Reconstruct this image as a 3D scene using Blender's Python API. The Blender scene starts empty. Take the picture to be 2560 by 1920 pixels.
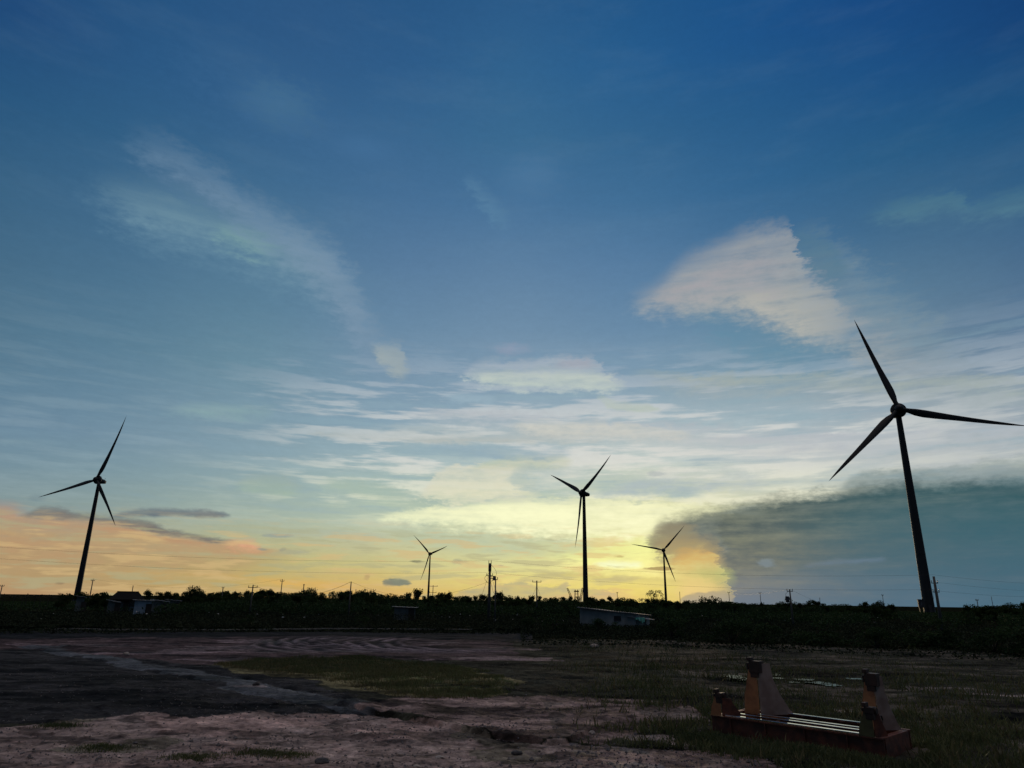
import bpy, bmesh, math, random
import numpy as np
from math import radians, sin, cos, tan, pi, hypot, atan, atan2, sqrt, degrees
from mathutils import Vector, Matrix
random.seed(7)
SC = bpy.context.scene
COL = SC.collection

# ------------------------------------------------------------------ camera
CAM_H = 3.2
FPX, W0, H0 = 1722.0, 2560, 1920
PITCH, ROLL = radians(17.45), atan(0.0145)
_r0 = np.array([1, 0, 0.]); _f = np.array([0, cos(PITCH), sin(PITCH)]); _u0 = np.array([0, -sin(PITCH), cos(PITCH)])
_u = cos(ROLL)*_u0 - sin(ROLL)*_r0
_r = cos(ROLL)*_r0 + sin(ROLL)*_u0
cam = bpy.data.cameras.new('camera'); camo = bpy.data.objects.new('camera', cam); COL.objects.link(camo)
cam.sensor_fit = 'HORIZONTAL'; cam.sensor_width = 36.0; cam.lens = FPX/W0*36.0
cam.clip_start = 0.1; cam.clip_end = 60000
camo.matrix_world = Matrix(((_r[0], _u[0], -_f[0], 0), (_r[1], _u[1], -_f[1], 0), (_r[2], _u[2], -_f[2], CAM_H), (0, 0, 0, 1)))
SC.camera = camo
SC.render.engine = 'CYCLES'
SC.cycles.use_denoising = True
SC.cycles.use_adaptive_sampling = True
SC.cycles.adaptive_threshold = 0.02
SC.cycles.max_bounces = 5
SC.cycles.diffuse_bounces = 2
SC.view_settings.view_transform = 'Standard'
SC.view_settings.look = 'None'
SC.view_settings.exposure = 0.0
SC.view_settings.gamma = 1.0

# surveying helpers: a sighted direction meets a height or a distance
def _ray(x, y): return _r*(x-1280) - _u*(y-960) + _f*FPX
def G(x, y, z=0.0):
    d = _ray(x, y); t = (z-CAM_H)/d[2]; return np.array([0, 0, CAM_H]) + d*t
def at(x, y, D):
    d = _ray(x, y); return np.array([0, 0, CAM_H]) + d*(D/hypot(d[0], d[1]))

# ------------------------------------------------------------------ sky
SKY_EL=[0, 1.2, 2.6, 4.2, 6, 8.5, 11, 14, 17.5, 22, 27, 32, 37, 42, 47]
SKY={
 -44:[(0.457,0.254,0.141),(0.437,0.295,0.148),(0.411,0.305,0.169),(0.253,0.310,0.299),(0.193,0.282,0.317),(0.147,0.246,0.328),(0.114,0.210,0.309),(0.082,0.178,0.263),(0.068,0.156,0.242),(0.049,0.131,0.226),(0.031,0.110,0.214),(0.019,0.088,0.205),(0.013,0.065,0.188),(0.013,0.067,0.192),(0.014,0.071,0.197)],
 -33:[(0.455,0.269,0.138),(0.440,0.304,0.147),(0.420,0.324,0.167),(0.320,0.328,0.250),(0.234,0.318,0.321),(0.182,0.286,0.343),(0.155,0.258,0.347),(0.122,0.228,0.321),(0.093,0.198,0.292),(0.070,0.168,0.272),(0.050,0.141,0.258),(0.031,0.116,0.237),(0.024,0.100,0.233),(0.019,0.087,0.218),(0.021,0.088,0.219)],
 -22:[(0.551,0.362,0.124),(0.524,0.400,0.144),(0.484,0.433,0.184),(0.417,0.435,0.267),(0.339,0.425,0.369),(0.266,0.376,0.396),(0.219,0.332,0.399),(0.184,0.299,0.379),(0.138,0.259,0.342),(0.104,0.218,0.317),(0.077,0.182,0.300),(0.048,0.143,0.274),(0.032,0.113,0.251),(0.027,0.100,0.236),(0.024,0.091,0.223)],
 -11:[(0.675,0.380,0.116),(0.651,0.469,0.158),(0.571,0.525,0.231),(0.534,0.538,0.324),(0.450,0.539,0.424),(0.386,0.500,0.454),(0.305,0.425,0.464),(0.231,0.352,0.444),(0.182,0.296,0.404),(0.133,0.246,0.371),(0.094,0.197,0.337),(0.060,0.159,0.305),(0.038,0.130,0.272),(0.026,0.106,0.251),(0.020,0.092,0.228)],
 0:[(0.680,0.523,0.170),(0.733,0.637,0.196),(0.672,0.665,0.304),(0.614,0.645,0.370),(0.553,0.631,0.421),(0.514,0.610,0.484),(0.437,0.537,0.530),(0.301,0.419,0.491),(0.210,0.326,0.437),(0.154,0.269,0.397),(0.108,0.218,0.362),(0.063,0.168,0.320),(0.041,0.144,0.283),(0.030,0.124,0.271),(0.023,0.102,0.246)],
 11:[(0.760,0.601,0.158),(0.754,0.662,0.189),(0.809,0.798,0.298),(0.822,0.848,0.306),(0.739,0.762,0.382),(0.677,0.713,0.485),(0.499,0.583,0.562),(0.357,0.469,0.520),(0.201,0.327,0.437),(0.129,0.249,0.387),(0.090,0.202,0.356),(0.050,0.157,0.307),(0.030,0.126,0.271),(0.019,0.109,0.270),(0.014,0.090,0.239)],
 22:[(0.426,0.394,0.215),(0.496,0.444,0.222),(0.530,0.465,0.236),(0.525,0.456,0.239),(0.521,0.525,0.342),(0.557,0.607,0.518),(0.497,0.561,0.574),(0.348,0.449,0.504),(0.181,0.305,0.392),(0.107,0.227,0.347),(0.058,0.160,0.299),(0.030,0.127,0.275),(0.019,0.105,0.252),(0.012,0.088,0.251),(0.010,0.080,0.238)],
 33:[(0.082,0.157,0.277),(0.088,0.171,0.278),(0.095,0.182,0.280),(0.128,0.224,0.284),(0.264,0.325,0.343),(0.437,0.477,0.465),(0.421,0.471,0.487),(0.281,0.357,0.424),(0.142,0.231,0.323),(0.095,0.194,0.301),(0.045,0.136,0.256),(0.019,0.104,0.234),(0.011,0.082,0.232),(0.008,0.067,0.221),(0.008,0.068,0.223)],
 44:[(0.061,0.141,0.262),(0.061,0.149,0.262),(0.062,0.157,0.262),(0.113,0.213,0.277),(0.271,0.336,0.357),(0.398,0.442,0.452),(0.344,0.393,0.446),(0.139,0.235,0.355),(0.088,0.177,0.301),(0.055,0.133,0.254),(0.025,0.105,0.224),(0.010,0.078,0.207),(0.006,0.052,0.178),(0.006,0.049,0.173),(0.006,0.052,0.181)],
}
SHAPES=[
 ([(-36.84, 32.48, 44.08), (-30.46, 38.66, 37.91), (-26.14, 38.77, 36.94), (-20.36, 38.12, 35.9), (-15.0, 36.72, 34.4), (-8.07, 35.71, 34.21), (-4.15, 34.44, 33.83), (2.23, 28.33, 39.93)], (0.051, 0.144, 0.287), (0.051, 0.144, 0.287), 5.8, 5.8, 0.6, 1.5, 0.5),
 ([(-6.41, 31.93, 35.41), (-4.5, 33.82, 33.51), (-2.94, 32.96, 31.72), (-0.99, 31.46, 30.36), (0.92, 29.17, 32.65)], (0.098, 0.223, 0.361), (0.098, 0.223, 0.361), 1.74, 1.74, 0.7, 0.6, 0.5),
 ([(-39.44, 23.38, 32.08), (-34.65, 28.0, 27.46), (-32.21, 28.42, 26.23), (-29.59, 28.54, 25.72), (-24.88, 27.99, 25.73), (-22.01, 27.48, 25.01), (-18.41, 26.83, 24.04), (-15.88, 25.6, 23.08), (-11.1, 19.99, 28.69)], (0.162, 0.287, 0.361), (0.15, 0.279, 0.371), 4.06, 4.35, 0.9, 1.0, 0.35),
 ([(-28.2, 24.91, 28.97), (-25.97, 27.16, 26.72), (-24.15, 27.68, 26.15), (-21.81, 27.21, 25.7), (-19.58, 24.42, 28.48)], (0.195, 0.352, 0.352), (0.195, 0.352, 0.352), 2.03, 2.03, 0.5, 0.9, 0.6),
 ([(-36.54, 27.89, 35.43), (-32.39, 32.05, 31.26), (-27.84, 31.16, 30.19), (-24.07, 29.81, 28.06), (-20.25, 28.7, 26.29), (-16.51, 27.25, 23.66), (-14.28, 25.15, 21.0), (-12.44, 22.11, 18.87), (-10.74, 20.23, 18.01), (-9.5, 19.73, 17.43), (-5.35, 14.81, 22.35)], (0.181, 0.287, 0.402), (0.195, 0.296, 0.402), 3.48, 3.77, 0.9, 0.8, 0.35),
 ([(-13.55, 18.52, 21.13), (-12.11, 20.12, 19.54), (-11.09, 20.2, 18.48), (-9.87, 20.1, 17.58), (-9.39, 19.08, 17.76), (-7.95, 17.12, 19.73)], (0.305, 0.381, 0.423), (0.352, 0.413, 0.413), 1.305, 1.305, 0.9, 0.5, 0.3),
 ([(28.04, 25.61, 29.68), (30.27, 27.8, 27.49), (33.03, 28.14, 26.72), (36.16, 27.97, 26.01), (38.12, 26.68, 25.54), (40.42, 26.72, 25.18), (45.45, 25.33, 23.69), (47.68, 22.48, 26.54)], (0.084, 0.209, 0.279), (0.068, 0.162, 0.262), 1.74, 2.03, 0.8, 0.6, 0.4),
 ([(20.84, 20.7, 29.4), (25.63, 27.12, 22.97), (28.43, 25.4, 18.96), (30.87, 22.56, 15.65), (33.38, 19.75, 14.7), (35.11, 16.58, 14.93), (39.89, 11.4, 20.1)], (0.188, 0.283, 0.352), (0.262, 0.328, 0.361), 4.35, 4.35, 0.6, 1.2, 0.5),
 ([(12.55, 20.02, 25.24), (15.42, 23.03, 22.23), (19.65, 22.13, 19.32), (22.99, 20.8, 17.58), (25.85, 19.5, 17.1), (26.88, 18.45, 17.11), (29.75, 15.17, 20.39)], (0.107, 0.238, 0.352), (0.117, 0.262, 0.371), 2.61, 2.61, 0.6, 0.9, 0.5),
 ([(23.18, 25.2, 28.68), (25.09, 27.82, 26.05), (25.99, 27.5, 24.12), (27.13, 26.84, 23.48), (27.85, 25.51, 23.77), (29.76, 22.9, 26.38)], (0.076, 0.181, 0.27), (0.076, 0.181, 0.27), 1.45, 1.74, 0.6, 0.5, 0.3),
 ([(7.61, 21.16, 26.96), (10.8, 24.23, 23.9), (12.87, 25.09, 23.33), (15.71, 26.97, 22.99), (18.56, 27.8, 22.68), (21.55, 28.52, 21.31), (24.16, 28.22, 19.97), (24.8, 26.06, 19.74), (25.84, 24.07, 19.52), (27.05, 23.2, 19.46), (27.31, 21.71, 19.87), (30.5, 17.89, 23.69)], (0.323, 0.352, 0.381), (0.445, 0.445, 0.402), 2.465, 2.9, 0.84, 0.8, 0.35),
 ([(17.74, 21.64, 25.42), (19.81, 23.84, 23.22), (23.33, 23.78, 20.8), (26.31, 23.08, 19.8), (27.07, 22.05, 19.97), (29.14, 19.12, 22.89)], (0.491, 0.479, 0.413), (0.503, 0.491, 0.434), 1.885, 1.885, 0.6, 0.6, 0.5),
 ([(-5.28, 17.33, 19.07), (-4.32, 18.34, 18.07), (-1.44, 19.42, 17.03), (1.03, 19.29, 16.86), (3.32, 19.69, 16.84), (6.99, 19.54, 16.76), (8.17, 18.39, 16.74), (9.79, 17.51, 16.95), (10.75, 16.36, 18.1)], (0.352, 0.423, 0.503), (0.456, 0.539, 0.539), 0.87, 0.58, 0.9, 0.6, 0.6),
 ([(-3.96, 17.32, 18.77), (-3.16, 18.21, 17.88), (0.69, 18.52, 17.19), (5.93, 18.44, 17.18), (9.35, 17.69, 17.03), (10.15, 16.63, 18.09)], (0.527, 0.591, 0.539), (0.503, 0.591, 0.527), 0.725, 0.58, 0.7, 0.5, 0.6),
 ([(-6.67, 15.76, 16.91), (-5.87, 16.45, 16.22), (-4.14, 16.52, 15.86), (-1.72, 16.35, 15.76), (-0.92, 15.47, 16.63)], (0.305, 0.429, 0.515), (0.305, 0.429, 0.515), 0.435, 0.58, 0.7, 0.3, 0.4),
 ([(20.75, 21.83, 27.05), (23.62, 26.25, 22.63), (25.84, 24.07, 19.88), (27.64, 21.96, 18.41), (29.85, 19.5, 16.89), (32.0, 17.68, 15.69), (34.87, 14.07, 19.29)], (0.305, 0.352, 0.392), (0.332, 0.371, 0.381), 2.32, 2.61, 0.6, 1.0, 0.7),
 ([(10.86, 22.3, 25.78), (12.77, 24.52, 23.56), (17.0, 25.89, 23.69), (20.43, 26.72, 23.65), (23.59, 25.95, 22.63), (25.5, 22.55, 26.03)], (0.361, 0.342, 0.381), (0.352, 0.352, 0.392), 1.74, 1.74, 0.4, 0.8, 0.7),
 ([(-28.15, 12.23, 14.26), (-27.03, 13.47, 13.02), (-23.98, 14.09, 13.09), (-19.83, 14.46, 13.53), (-18.71, 12.98, 15.01)], (0.246, 0.381, 0.402), (0.223, 0.352, 0.392), 1.015, 1.015, 0.6, 0.5, 0.6),
 ([(-37.89, 9.1, 10.26), (-37.09, 9.78, 9.57), (-35.33, 10.03, 9.71), (-33.94, 10.11, 9.89), (-33.14, 9.42, 10.58)], (0.205, 0.314, 0.376), (0.205, 0.314, 0.376), 0.435, 0.58, 0.6, 0.3, 0.5),
 ([(7.89, 15.05, 20.85), (11.08, 18.28, 17.63), (15.06, 17.87, 16.29), (20.77, 17.35, 15.73), (26.1, 16.85, 15.08), (31.98, 15.88, 13.95), (38.09, 14.81, 12.84), (42.96, 13.9, 12.06), (46.15, 10.08, 15.88)], (0.352, 0.413, 0.392), (0.305, 0.376, 0.413), 0.725, 2.9, 0.8, 0.5, 0.7),
 ([(-11.07, 12.63, 16.7), (-8.84, 14.83, 14.5), (-4.44, 15.15, 14.02), (0.72, 15.13, 13.47), (5.86, 14.63, 13.15), (14.15, 13.91, 11.99), (23.3, 12.72, 10.6), (37.54, 11.79, 9.17), (42.4, 11.08, 8.65), (44.63, 7.84, 11.89)], (0.434, 0.479, 0.527), (0.515, 0.552, 0.552), 0.725, 2.03, 0.8, 0.5, 0.7),
 ([(-17.47, 12.11, 13.13), (-16.67, 12.75, 12.49), (-12.72, 13.36, 12.32), (-6.09, 13.9, 12.39), (0.74, 13.74, 12.55), (7.52, 13.29, 12.54), (8.32, 12.41, 13.42)], (0.381, 0.468, 0.503), (0.456, 0.491, 0.468), 0.5075, 0.5075, 0.85, 0.4, 0.8),
 ([(-0.75, 13.24, 14.69), (0.05, 14.13, 13.8), (4.16, 14.41, 12.96), (9.56, 14.07, 12.76), (14.76, 13.24, 12.66), (15.56, 12.22, 13.67)], (0.591, 0.604, 0.552), (0.552, 0.565, 0.527), 0.58, 0.725, 0.8, 0.4, 0.7),
 ([(6.81, 15.82, 16.69), (7.61, 16.42, 16.09), (9.62, 15.77, 15.05), (12.28, 15.45, 15.03), (13.08, 14.8, 15.67)], (0.434, 0.515, 0.456), (0.434, 0.515, 0.456), 0.435, 0.435, 0.7, 0.3, 0.6),
 ([(-22.56, 7.52, 8.96), (-21.76, 8.39, 8.09), (-20.37, 8.95, 7.8), (-18.59, 9.08, 7.66), (-17.0, 8.4, 7.75), (-16.2, 7.35, 8.8)], (0.332, 0.413, 0.381), (0.352, 0.468, 0.361), 0.725, 0.725, 0.7, 0.35, 0.4),
 ([(-16.63, 7.79, 9.82), (-15.51, 8.96, 8.64), (-12.38, 9.28, 7.86), (-9.77, 8.76, 7.26), (-7.12, 7.89, 7.09), (-4.8, 7.31, 6.99), (-3.68, 6.14, 8.17)], (0.342, 0.456, 0.413), (0.413, 0.515, 0.402), 0.87, 1.015, 0.7, 0.5, 0.5),
 ([(-8.26, 7.37, 8.81), (-7.46, 8.3, 7.88), (-6.69, 9.19, 7.68), (-5.91, 10.16, 7.57), (-1.41, 10.64, 7.61), (1.45, 10.45, 7.71), (2.29, 9.05, 8.08), (3.09, 7.84, 9.29)], (0.672, 0.672, 0.552), (0.73, 0.73, 0.527), 0.58, 0.725, 1.0, 0.8, 0.7),
 ([(-4.05, 9.72, 10.88), (-3.25, 10.43, 10.17), (0.76, 11.49, 10.18), (4.81, 11.58, 10.53), (5.61, 10.47, 11.63)], (0.503, 0.565, 0.413), (0.552, 0.565, 0.434), 0.5075, 0.58, 0.6, 0.3, 0.5),
 ([(-7.48, 11.55, 12.71), (-6.68, 12.29, 11.97), (-2.64, 12.36, 11.43), (1.77, 12.42, 11.17), (4.81, 12.23, 11.51), (5.61, 11.29, 12.45)], (0.27, 0.392, 0.479), (0.262, 0.381, 0.456), 0.58, 0.58, 0.75, 0.3, 0.6),
 ([(-1.18, 8.64, 10.38), (-0.22, 9.67, 9.35), (1.78, 10.68, 8.4), (5.46, 10.36, 8.25), (10.7, 9.82, 8.06), (15.42, 8.92, 7.98), (16.38, 7.58, 9.32)], (0.332, 0.456, 0.468), (0.342, 0.468, 0.468), 0.87, 0.725, 0.75, 0.4, 0.6),
 ([(5.45, 6.93, 9.25), (6.73, 7.77, 8.41), (13.92, 10.07, 8.65), (20.05, 9.69, 8.31), (21.33, 7.84, 10.16)], (0.392, 0.479, 0.527), (0.381, 0.468, 0.515), 1.16, 1.16, 0.5, 0.5, 0.6),
 ([(-10.82, 3.8, 6.12), (-9.54, 5.27, 4.65), (-3.08, 5.11, 3.69), (4.09, 4.99, 3.48), (6.67, 4.75, 4.12), (7.95, 3.28, 5.6)], (0.434, 0.527, 0.402), (0.456, 0.539, 0.352), 1.015, 1.16, 0.7, 0.4, 0.5),
 ([(-11.85, 5.01, 7.62), (-10.41, 6.41, 6.22), (-7.39, 6.92, 5.93), (-4.14, 7.23, 5.7), (-0.85, 7.62, 5.31), (4.11, 8.06, 4.99), (9.34, 7.92, 4.91), (13.77, 7.48, 5.36), (16.55, 7.43, 6.56), (17.99, 5.69, 8.3)], (0.888, 0.905, 0.578), (0.922, 0.947, 0.604), 0.58, 1.305, 1.05, 0.6, 0.6),
 ([(-3.96, 6.56, 8.01), (-3.16, 7.45, 7.12), (-0.52, 7.49, 6.27), (2.79, 7.53, 5.74), (5.41, 7.13, 5.85), (6.21, 5.77, 7.21)], (0.956, 0.973, 0.617), (0.939, 0.956, 0.604), 0.725, 0.725, 0.7, 0.3, 0.5),
 ([(1.99, 1.98, 4.59), (3.43, 3.41, 3.16), (6.0, 3.56, 2.81), (9.2, 3.98, 2.28), (12.37, 4.75, 2.0), (14.78, 3.82, 2.01), (16.22, 1.61, 4.22)], (0.871, 0.956, 0.376), (0.922, 0.888, 0.352), 1.305, 1.16, 0.85, 0.4, 0.6),
 ([(6.15, 2.34, 3.36), (6.95, 2.94, 2.76), (8.54, 3.05, 2.58), (10.42, 2.96, 2.66), (11.22, 2.3, 3.32)], (0.855, 0.956, 0.68), (0.871, 0.956, 0.578), 0.5075, 0.5075, 0.8, 0.2, 0.3),
 ([(1.19, 1.5, 2.37), (1.99, 2.02, 1.84), (4.71, 2.24, 1.75), (7.24, 2.02, 1.65), (10.99, 1.81, 1.51), (14.64, 1.66, 1.36), (15.44, 1.07, 1.95)], (0.491, 0.456, 0.195), (0.552, 0.503, 0.195), 0.3625, 0.435, 0.75, 0.25, 0.6),
 ([(-30.58, 0.98, 1.85), (-29.78, 1.5, 1.34), (-27.83, 1.64, 1.28), (-23.93, 1.67, 1.33), (-20.06, 1.6, 1.37), (-19.26, 1.05, 1.92)], (0.687, 0.413, 0.127), (0.672, 0.423, 0.133), 0.435, 0.435, 0.7, 0.2, 0.6),
 ([(-20.26, 0.67, 1.83), (-19.46, 1.35, 1.15), (-16.55, 1.21, 0.92), (-12.34, 1.0, 0.58), (-11.54, 0.21, 1.37)], (0.776, 0.434, 0.107), (0.791, 0.445, 0.107), 0.5075, 0.58, 0.7, 0.25, 0.6),
 ([(-1.85, 1.16, 1.88), (-1.05, 1.61, 1.43), (1.83, 1.71, 1.34), (5.34, 1.69, 1.45), (6.14, 1.21, 1.93)], (0.807, 0.672, 0.262), (0.807, 0.644, 0.246), 0.3625, 0.3625, 0.7, 0.2, 0.6),
 ([(-45.67, -0.23, 6.14), (-42.16, 5.03, 0.88), (-36.22, 5.37, 0.57), (-34.56, 5.01, 0.6), (-31.16, 4.93, 0.68), (-28.7, 4.76, 0.87), (-26.7, 4.28, 1.05), (-22.53, 3.79, 1.43), (-19.74, 3.66, 2.08), (-17.38, 3.45, 2.74), (-13.87, -0.09, 6.29)], (0.491, 0.296, 0.168), (0.445, 0.314, 0.156), 0.5075, 3.19, 0.9, 0.3, 0.5),
 ([(-43.39, 4.06, 6.09), (-42.27, 5.55, 4.6), (-36.28, 5.68, 5.01), (-34.92, 5.48, 4.91), (-33.8, 4.18, 6.21)], (0.402, 0.262, 0.209), (0.503, 0.287, 0.188), 1.015, 0.725, 0.8, 0.3, 0.4),
 ([(-35.44, 4.63, 5.5), (-34.64, 5.19, 4.93), (-33.1, 5.69, 4.94), (-31.93, 5.37, 4.91), (-30.34, 5.29, 4.85), (-27.07, 5.0, 4.38), (-25.08, 4.48, 4.08), (-21.55, 4.01, 3.77), (-20.75, 3.45, 4.32)], (0.144, 0.156, 0.162), (0.246, 0.181, 0.144), 0.435, 0.435, 0.92, 0.25, 0.35),
 ([(-22.83, 3.06, 4.5), (-22.03, 3.87, 3.69), (-20.64, 4.04, 3.34), (-19.46, 3.79, 3.32), (-18.66, 2.83, 4.28)], (0.761, 0.371, 0.231), (0.761, 0.381, 0.223), 0.725, 0.725, 0.8, 0.3, 0.3),
 ([(-30.48, 4.95, 5.67), (-29.68, 5.37, 5.25), (-28.34, 5.85, 5.38), (-26.98, 6.09, 5.5), (-23.84, 6.13, 5.66), (-22.14, 5.99, 5.75), (-21.34, 5.51, 6.23)], (0.156, 0.188, 0.216), (0.117, 0.156, 0.188), 0.3625, 0.3625, 0.9, 0.2, 0.4),
 ([(-36.77, 3.24, 4.69), (-35.97, 4.09, 3.84), (-33.3, 4.11, 3.61), (-28.98, 4.13, 3.38), (-25.85, 3.87, 3.36), (-25.05, 2.89, 4.34)], (0.491, 0.352, 0.181), (0.491, 0.361, 0.181), 0.58, 0.725, 0.6, 0.3, 0.6),
 ([(24.36, 7.12, 9.44), (25.64, 8.5, 8.06), (28.44, 9.41, 7.63), (31.26, 9.37, 7.47), (33.52, 9.34, 7.33), (35.69, 9.52, 7.19), (37.15, 9.53, 7.09), (50.2, 8.26, 5.96), (51.48, 5.95, 8.27)], (0.216, 0.287, 0.287), (0.156, 0.231, 0.246), 0.6525, 1.16, 0.85, 0.4, 0.5),
 ([(9.67, 3.35, 6.25), (11.27, 5.22, 4.38), (11.76, 5.75, 3.58), (12.32, 6.18, 3.28), (13.97, 6.6, 3.52), (15.07, 6.96, 4.07), (16.83, 7.11, 2.02), (17.19, 7.13, -0.32), (20.01, 7.61, -1.41), (22.04, 7.84, -1.36), (24.84, 7.95, -1.3), (26.91, 8.23, -1.25), (28.75, 8.41, -1.2), (31.09, 8.25, -1.14), (33.33, 8.12, -1.08), (35.44, 8.04, -1.02), (36.88, 8.0, -0.98), (51.23, 6.63, -0.55), (52.82, 1.59, 4.49)], (0.021, 0.076, 0.093), (0.068, 0.15, 0.202), 1.45, 0.87, 0.97, 0.8, 0.22),
 ([(10.3, 3.92, 5.66), (11.26, 5.13, 4.45), (12.12, 5.94, 3.52), (13.69, 6.14, 3.4), (14.9, 5.66, 3.82), (15.86, 3.87, 5.61)], (0.231, 0.223, 0.162), (0.305, 0.287, 0.15), 0.725, 0.87, 0.7, 0.35, 0.3),
 ([(13.93, -1.62, 1.85), (15.84, 1.72, -1.49), (19.36, 2.03, -1.41), (24.94, 2.6, -1.28), (29.99, 2.29, -1.15), (32.73, 1.75, -1.07), (34.64, -1.4, 2.08)], (0.08, 0.168, 0.238), (0.093, 0.181, 0.27), 1.74, 1.45, 0.7, 0.4, 0.3),
 ([(17.82, -1.96, 6.73), (22.6, 6.11, -1.34), (29.47, 7.42, -1.18), (33.18, 7.61, -1.08), (36.77, 7.35, -0.98), (49.72, 6.17, -0.59), (54.5, -1.56, 7.14)], (0.021, 0.112, 0.144), (0.04, 0.138, 0.223), 4.35, 1.45, 0.7, 0.4, 0.3),
 ([(10.46, 2.08, 4.97), (12.06, 4.75, 2.3), (13.32, 4.99, 1.71), (14.85, 4.98, 1.27), (16.35, 4.73, 0.84), (16.61, 4.12, 1.14), (18.2, 1.18, 4.08)], (0.254, 0.231, 0.15), (0.578, 0.468, 0.168), 1.015, 1.45, 0.8, 0.4, 0.5),
 ([(11.98, 2.5, 4.24), (12.94, 3.77, 2.97), (14.49, 4.01, 2.61), (15.99, 3.94, 2.5), (16.42, 3.58, 2.77), (17.38, 2.3, 4.04)], (0.617, 0.371, 0.122), (0.644, 0.413, 0.133), 0.725, 0.87, 0.7, 0.4, 0.6),
 ([(13.43, 1.21, 2.96), (14.39, 2.46, 1.71), (16.21, 2.77, 1.37), (17.37, 2.47, 1.38), (18.33, 1.06, 2.79)], (0.352, 0.479, 0.188), (0.402, 0.491, 0.188), 0.87, 0.87, 0.5, 0.4, 0.5),
 ([(12.65, 0.39, 1.84), (13.45, 2.01, 0.22), (15.25, 1.87, -0.05), (16.41, 1.43, -0.03), (17.21, -0.03, 1.42)], (0.761, 0.617, 0.238), (0.745, 0.539, 0.262), 0.725, 0.725, 0.8, 0.3, 0.4),
 ([(-4.7, -0.42, 0.15), (-3.9, 0.65, -0.92), (-1.05, 1.18, -0.88), (-0.09, 1.32, -0.87), (0.71, 1.39, -0.86), (1.38, 1.25, -0.85), (2.82, 1.17, -0.83), (3.77, 1.12, -0.81), (4.44, 1.38, -0.8), (5.11, 1.02, -0.79), (6.62, 0.98, -0.77), (7.88, 0.93, -0.75), (8.3, 0.57, -0.74), (9.1, -0.38, 0.2)], (0.287, 0.296, 0.262), (0.262, 0.323, 0.305), 0.29, 0.29, 0.58, 0.4, 0.5),
 ([(13.02, -0.33, 0.25), (13.82, 0.58, -0.65), (15.18, 0.8, -0.63), (16.37, 0.9, -0.61), (16.8, 0.79, -0.6), (17.6, -0.19, 0.39)], (0.305, 0.305, 0.223), (0.254, 0.314, 0.352), 0.174, 0.29, 0.8, 0.2, 0.2),
 ([(22.01, 2.39, 3.26), (22.81, 2.87, 2.78), (25.01, 3.16, 2.88), (27.63, 3.24, 3.02), (28.43, 2.69, 3.56)], (0.117, 0.209, 0.305), (0.107, 0.195, 0.296), 0.3625, 0.435, 0.6, 0.2, 0.6),
]
PUFFS=[
 (-22.35, 37.16, 3.13, 1.61, (0.061, 0.162, 0.287), 0.6, 1, 0.6),
 (1.64, 34.26, 2.69, 1.51, (0.076, 0.188, 0.342), 0.6, 1, 0.5),
 (-14.46, 35.33, 2.59, 0.87, (0.054, 0.156, 0.314), 0.6, 1, 0.5),
 (-0.12, 20.37, 1.49, 0.46, (0.296, 0.342, 0.456), 0.55, 0.9, 0.6),
 (5.59, 19.11, 1.6, 0.46, (0.423, 0.381, 0.434), 0.35, 0.8, 0.6),
 (-8.97, 1.33, 1.06, 0.33, (0.181, 0.223, 0.181), 0.95, 0.35, 0.7),
 (-9.71, 1.23, 0.43, 0.24, (0.216, 0.231, 0.175), 0.9, 0.4, 0.6),
 (-7.49, 2.86, 0.63, 0.11, (0.223, 0.231, 0.138), 0.85, 0.4, 0.5),
 (-4.14, 2.92, 0.58, 0.22, (0.352, 0.371, 0.262), 0.7, 0.7, 0.9),
 (-16.92, 3.32, 1.07, 0.18, (0.371, 0.381, 0.287), 0.7, 0.6, 0.7),
 (-19.28, 3.47, 0.4, 0.12, (0.287, 0.305, 0.246), 0.8, 0.6, 0.6),
 (-17.8, 3.5, 0.26, 0.15, (0.305, 0.305, 0.238), 0.8, 0.6, 0.6),
 (-18.38, 4.53, 1.06, 0.15, (0.305, 0.352, 0.314), 0.8, 0.6, 0.7),
 (-31.99, 0.7, 0.25, 0.08, (0.305, 0.216, 0.122), 0.8, 0.6, 0.6),
 (-11.22, 1.62, 0.22, 0.21, (0.491, 0.352, 0.162), 0.8, 0.6, 0.6),
 (12.14, 2.57, 1.17, 0.14, (0.246, 0.202, 0.098), 0.85, 0.4, 0.6),
 (8.8, 3.48, 0.38, 0.12, (0.491, 0.434, 0.175), 0.8, 0.5, 0.6),
 (19.79, 2.97, 0.68, 0.35, (0.138, 0.238, 0.305), 0.6, 0.5, 0.6),
 (12.0, 9.96, 0.77, 0.26, (0.371, 0.434, 0.456), 0.6, 0.4, 0.3),
 (-34.26, 6.18, 0.54, 0.26, (0.175, 0.254, 0.287), 0.5, 0.5, 0.4),
 (-0.69, 2.67, 0.26, 0.06, (0.402, 0.434, 0.305), 0.8, 0.5, 0.4),
]

SUN_AZ, SUN_EL = radians(12.0), radians(5.0)

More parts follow.
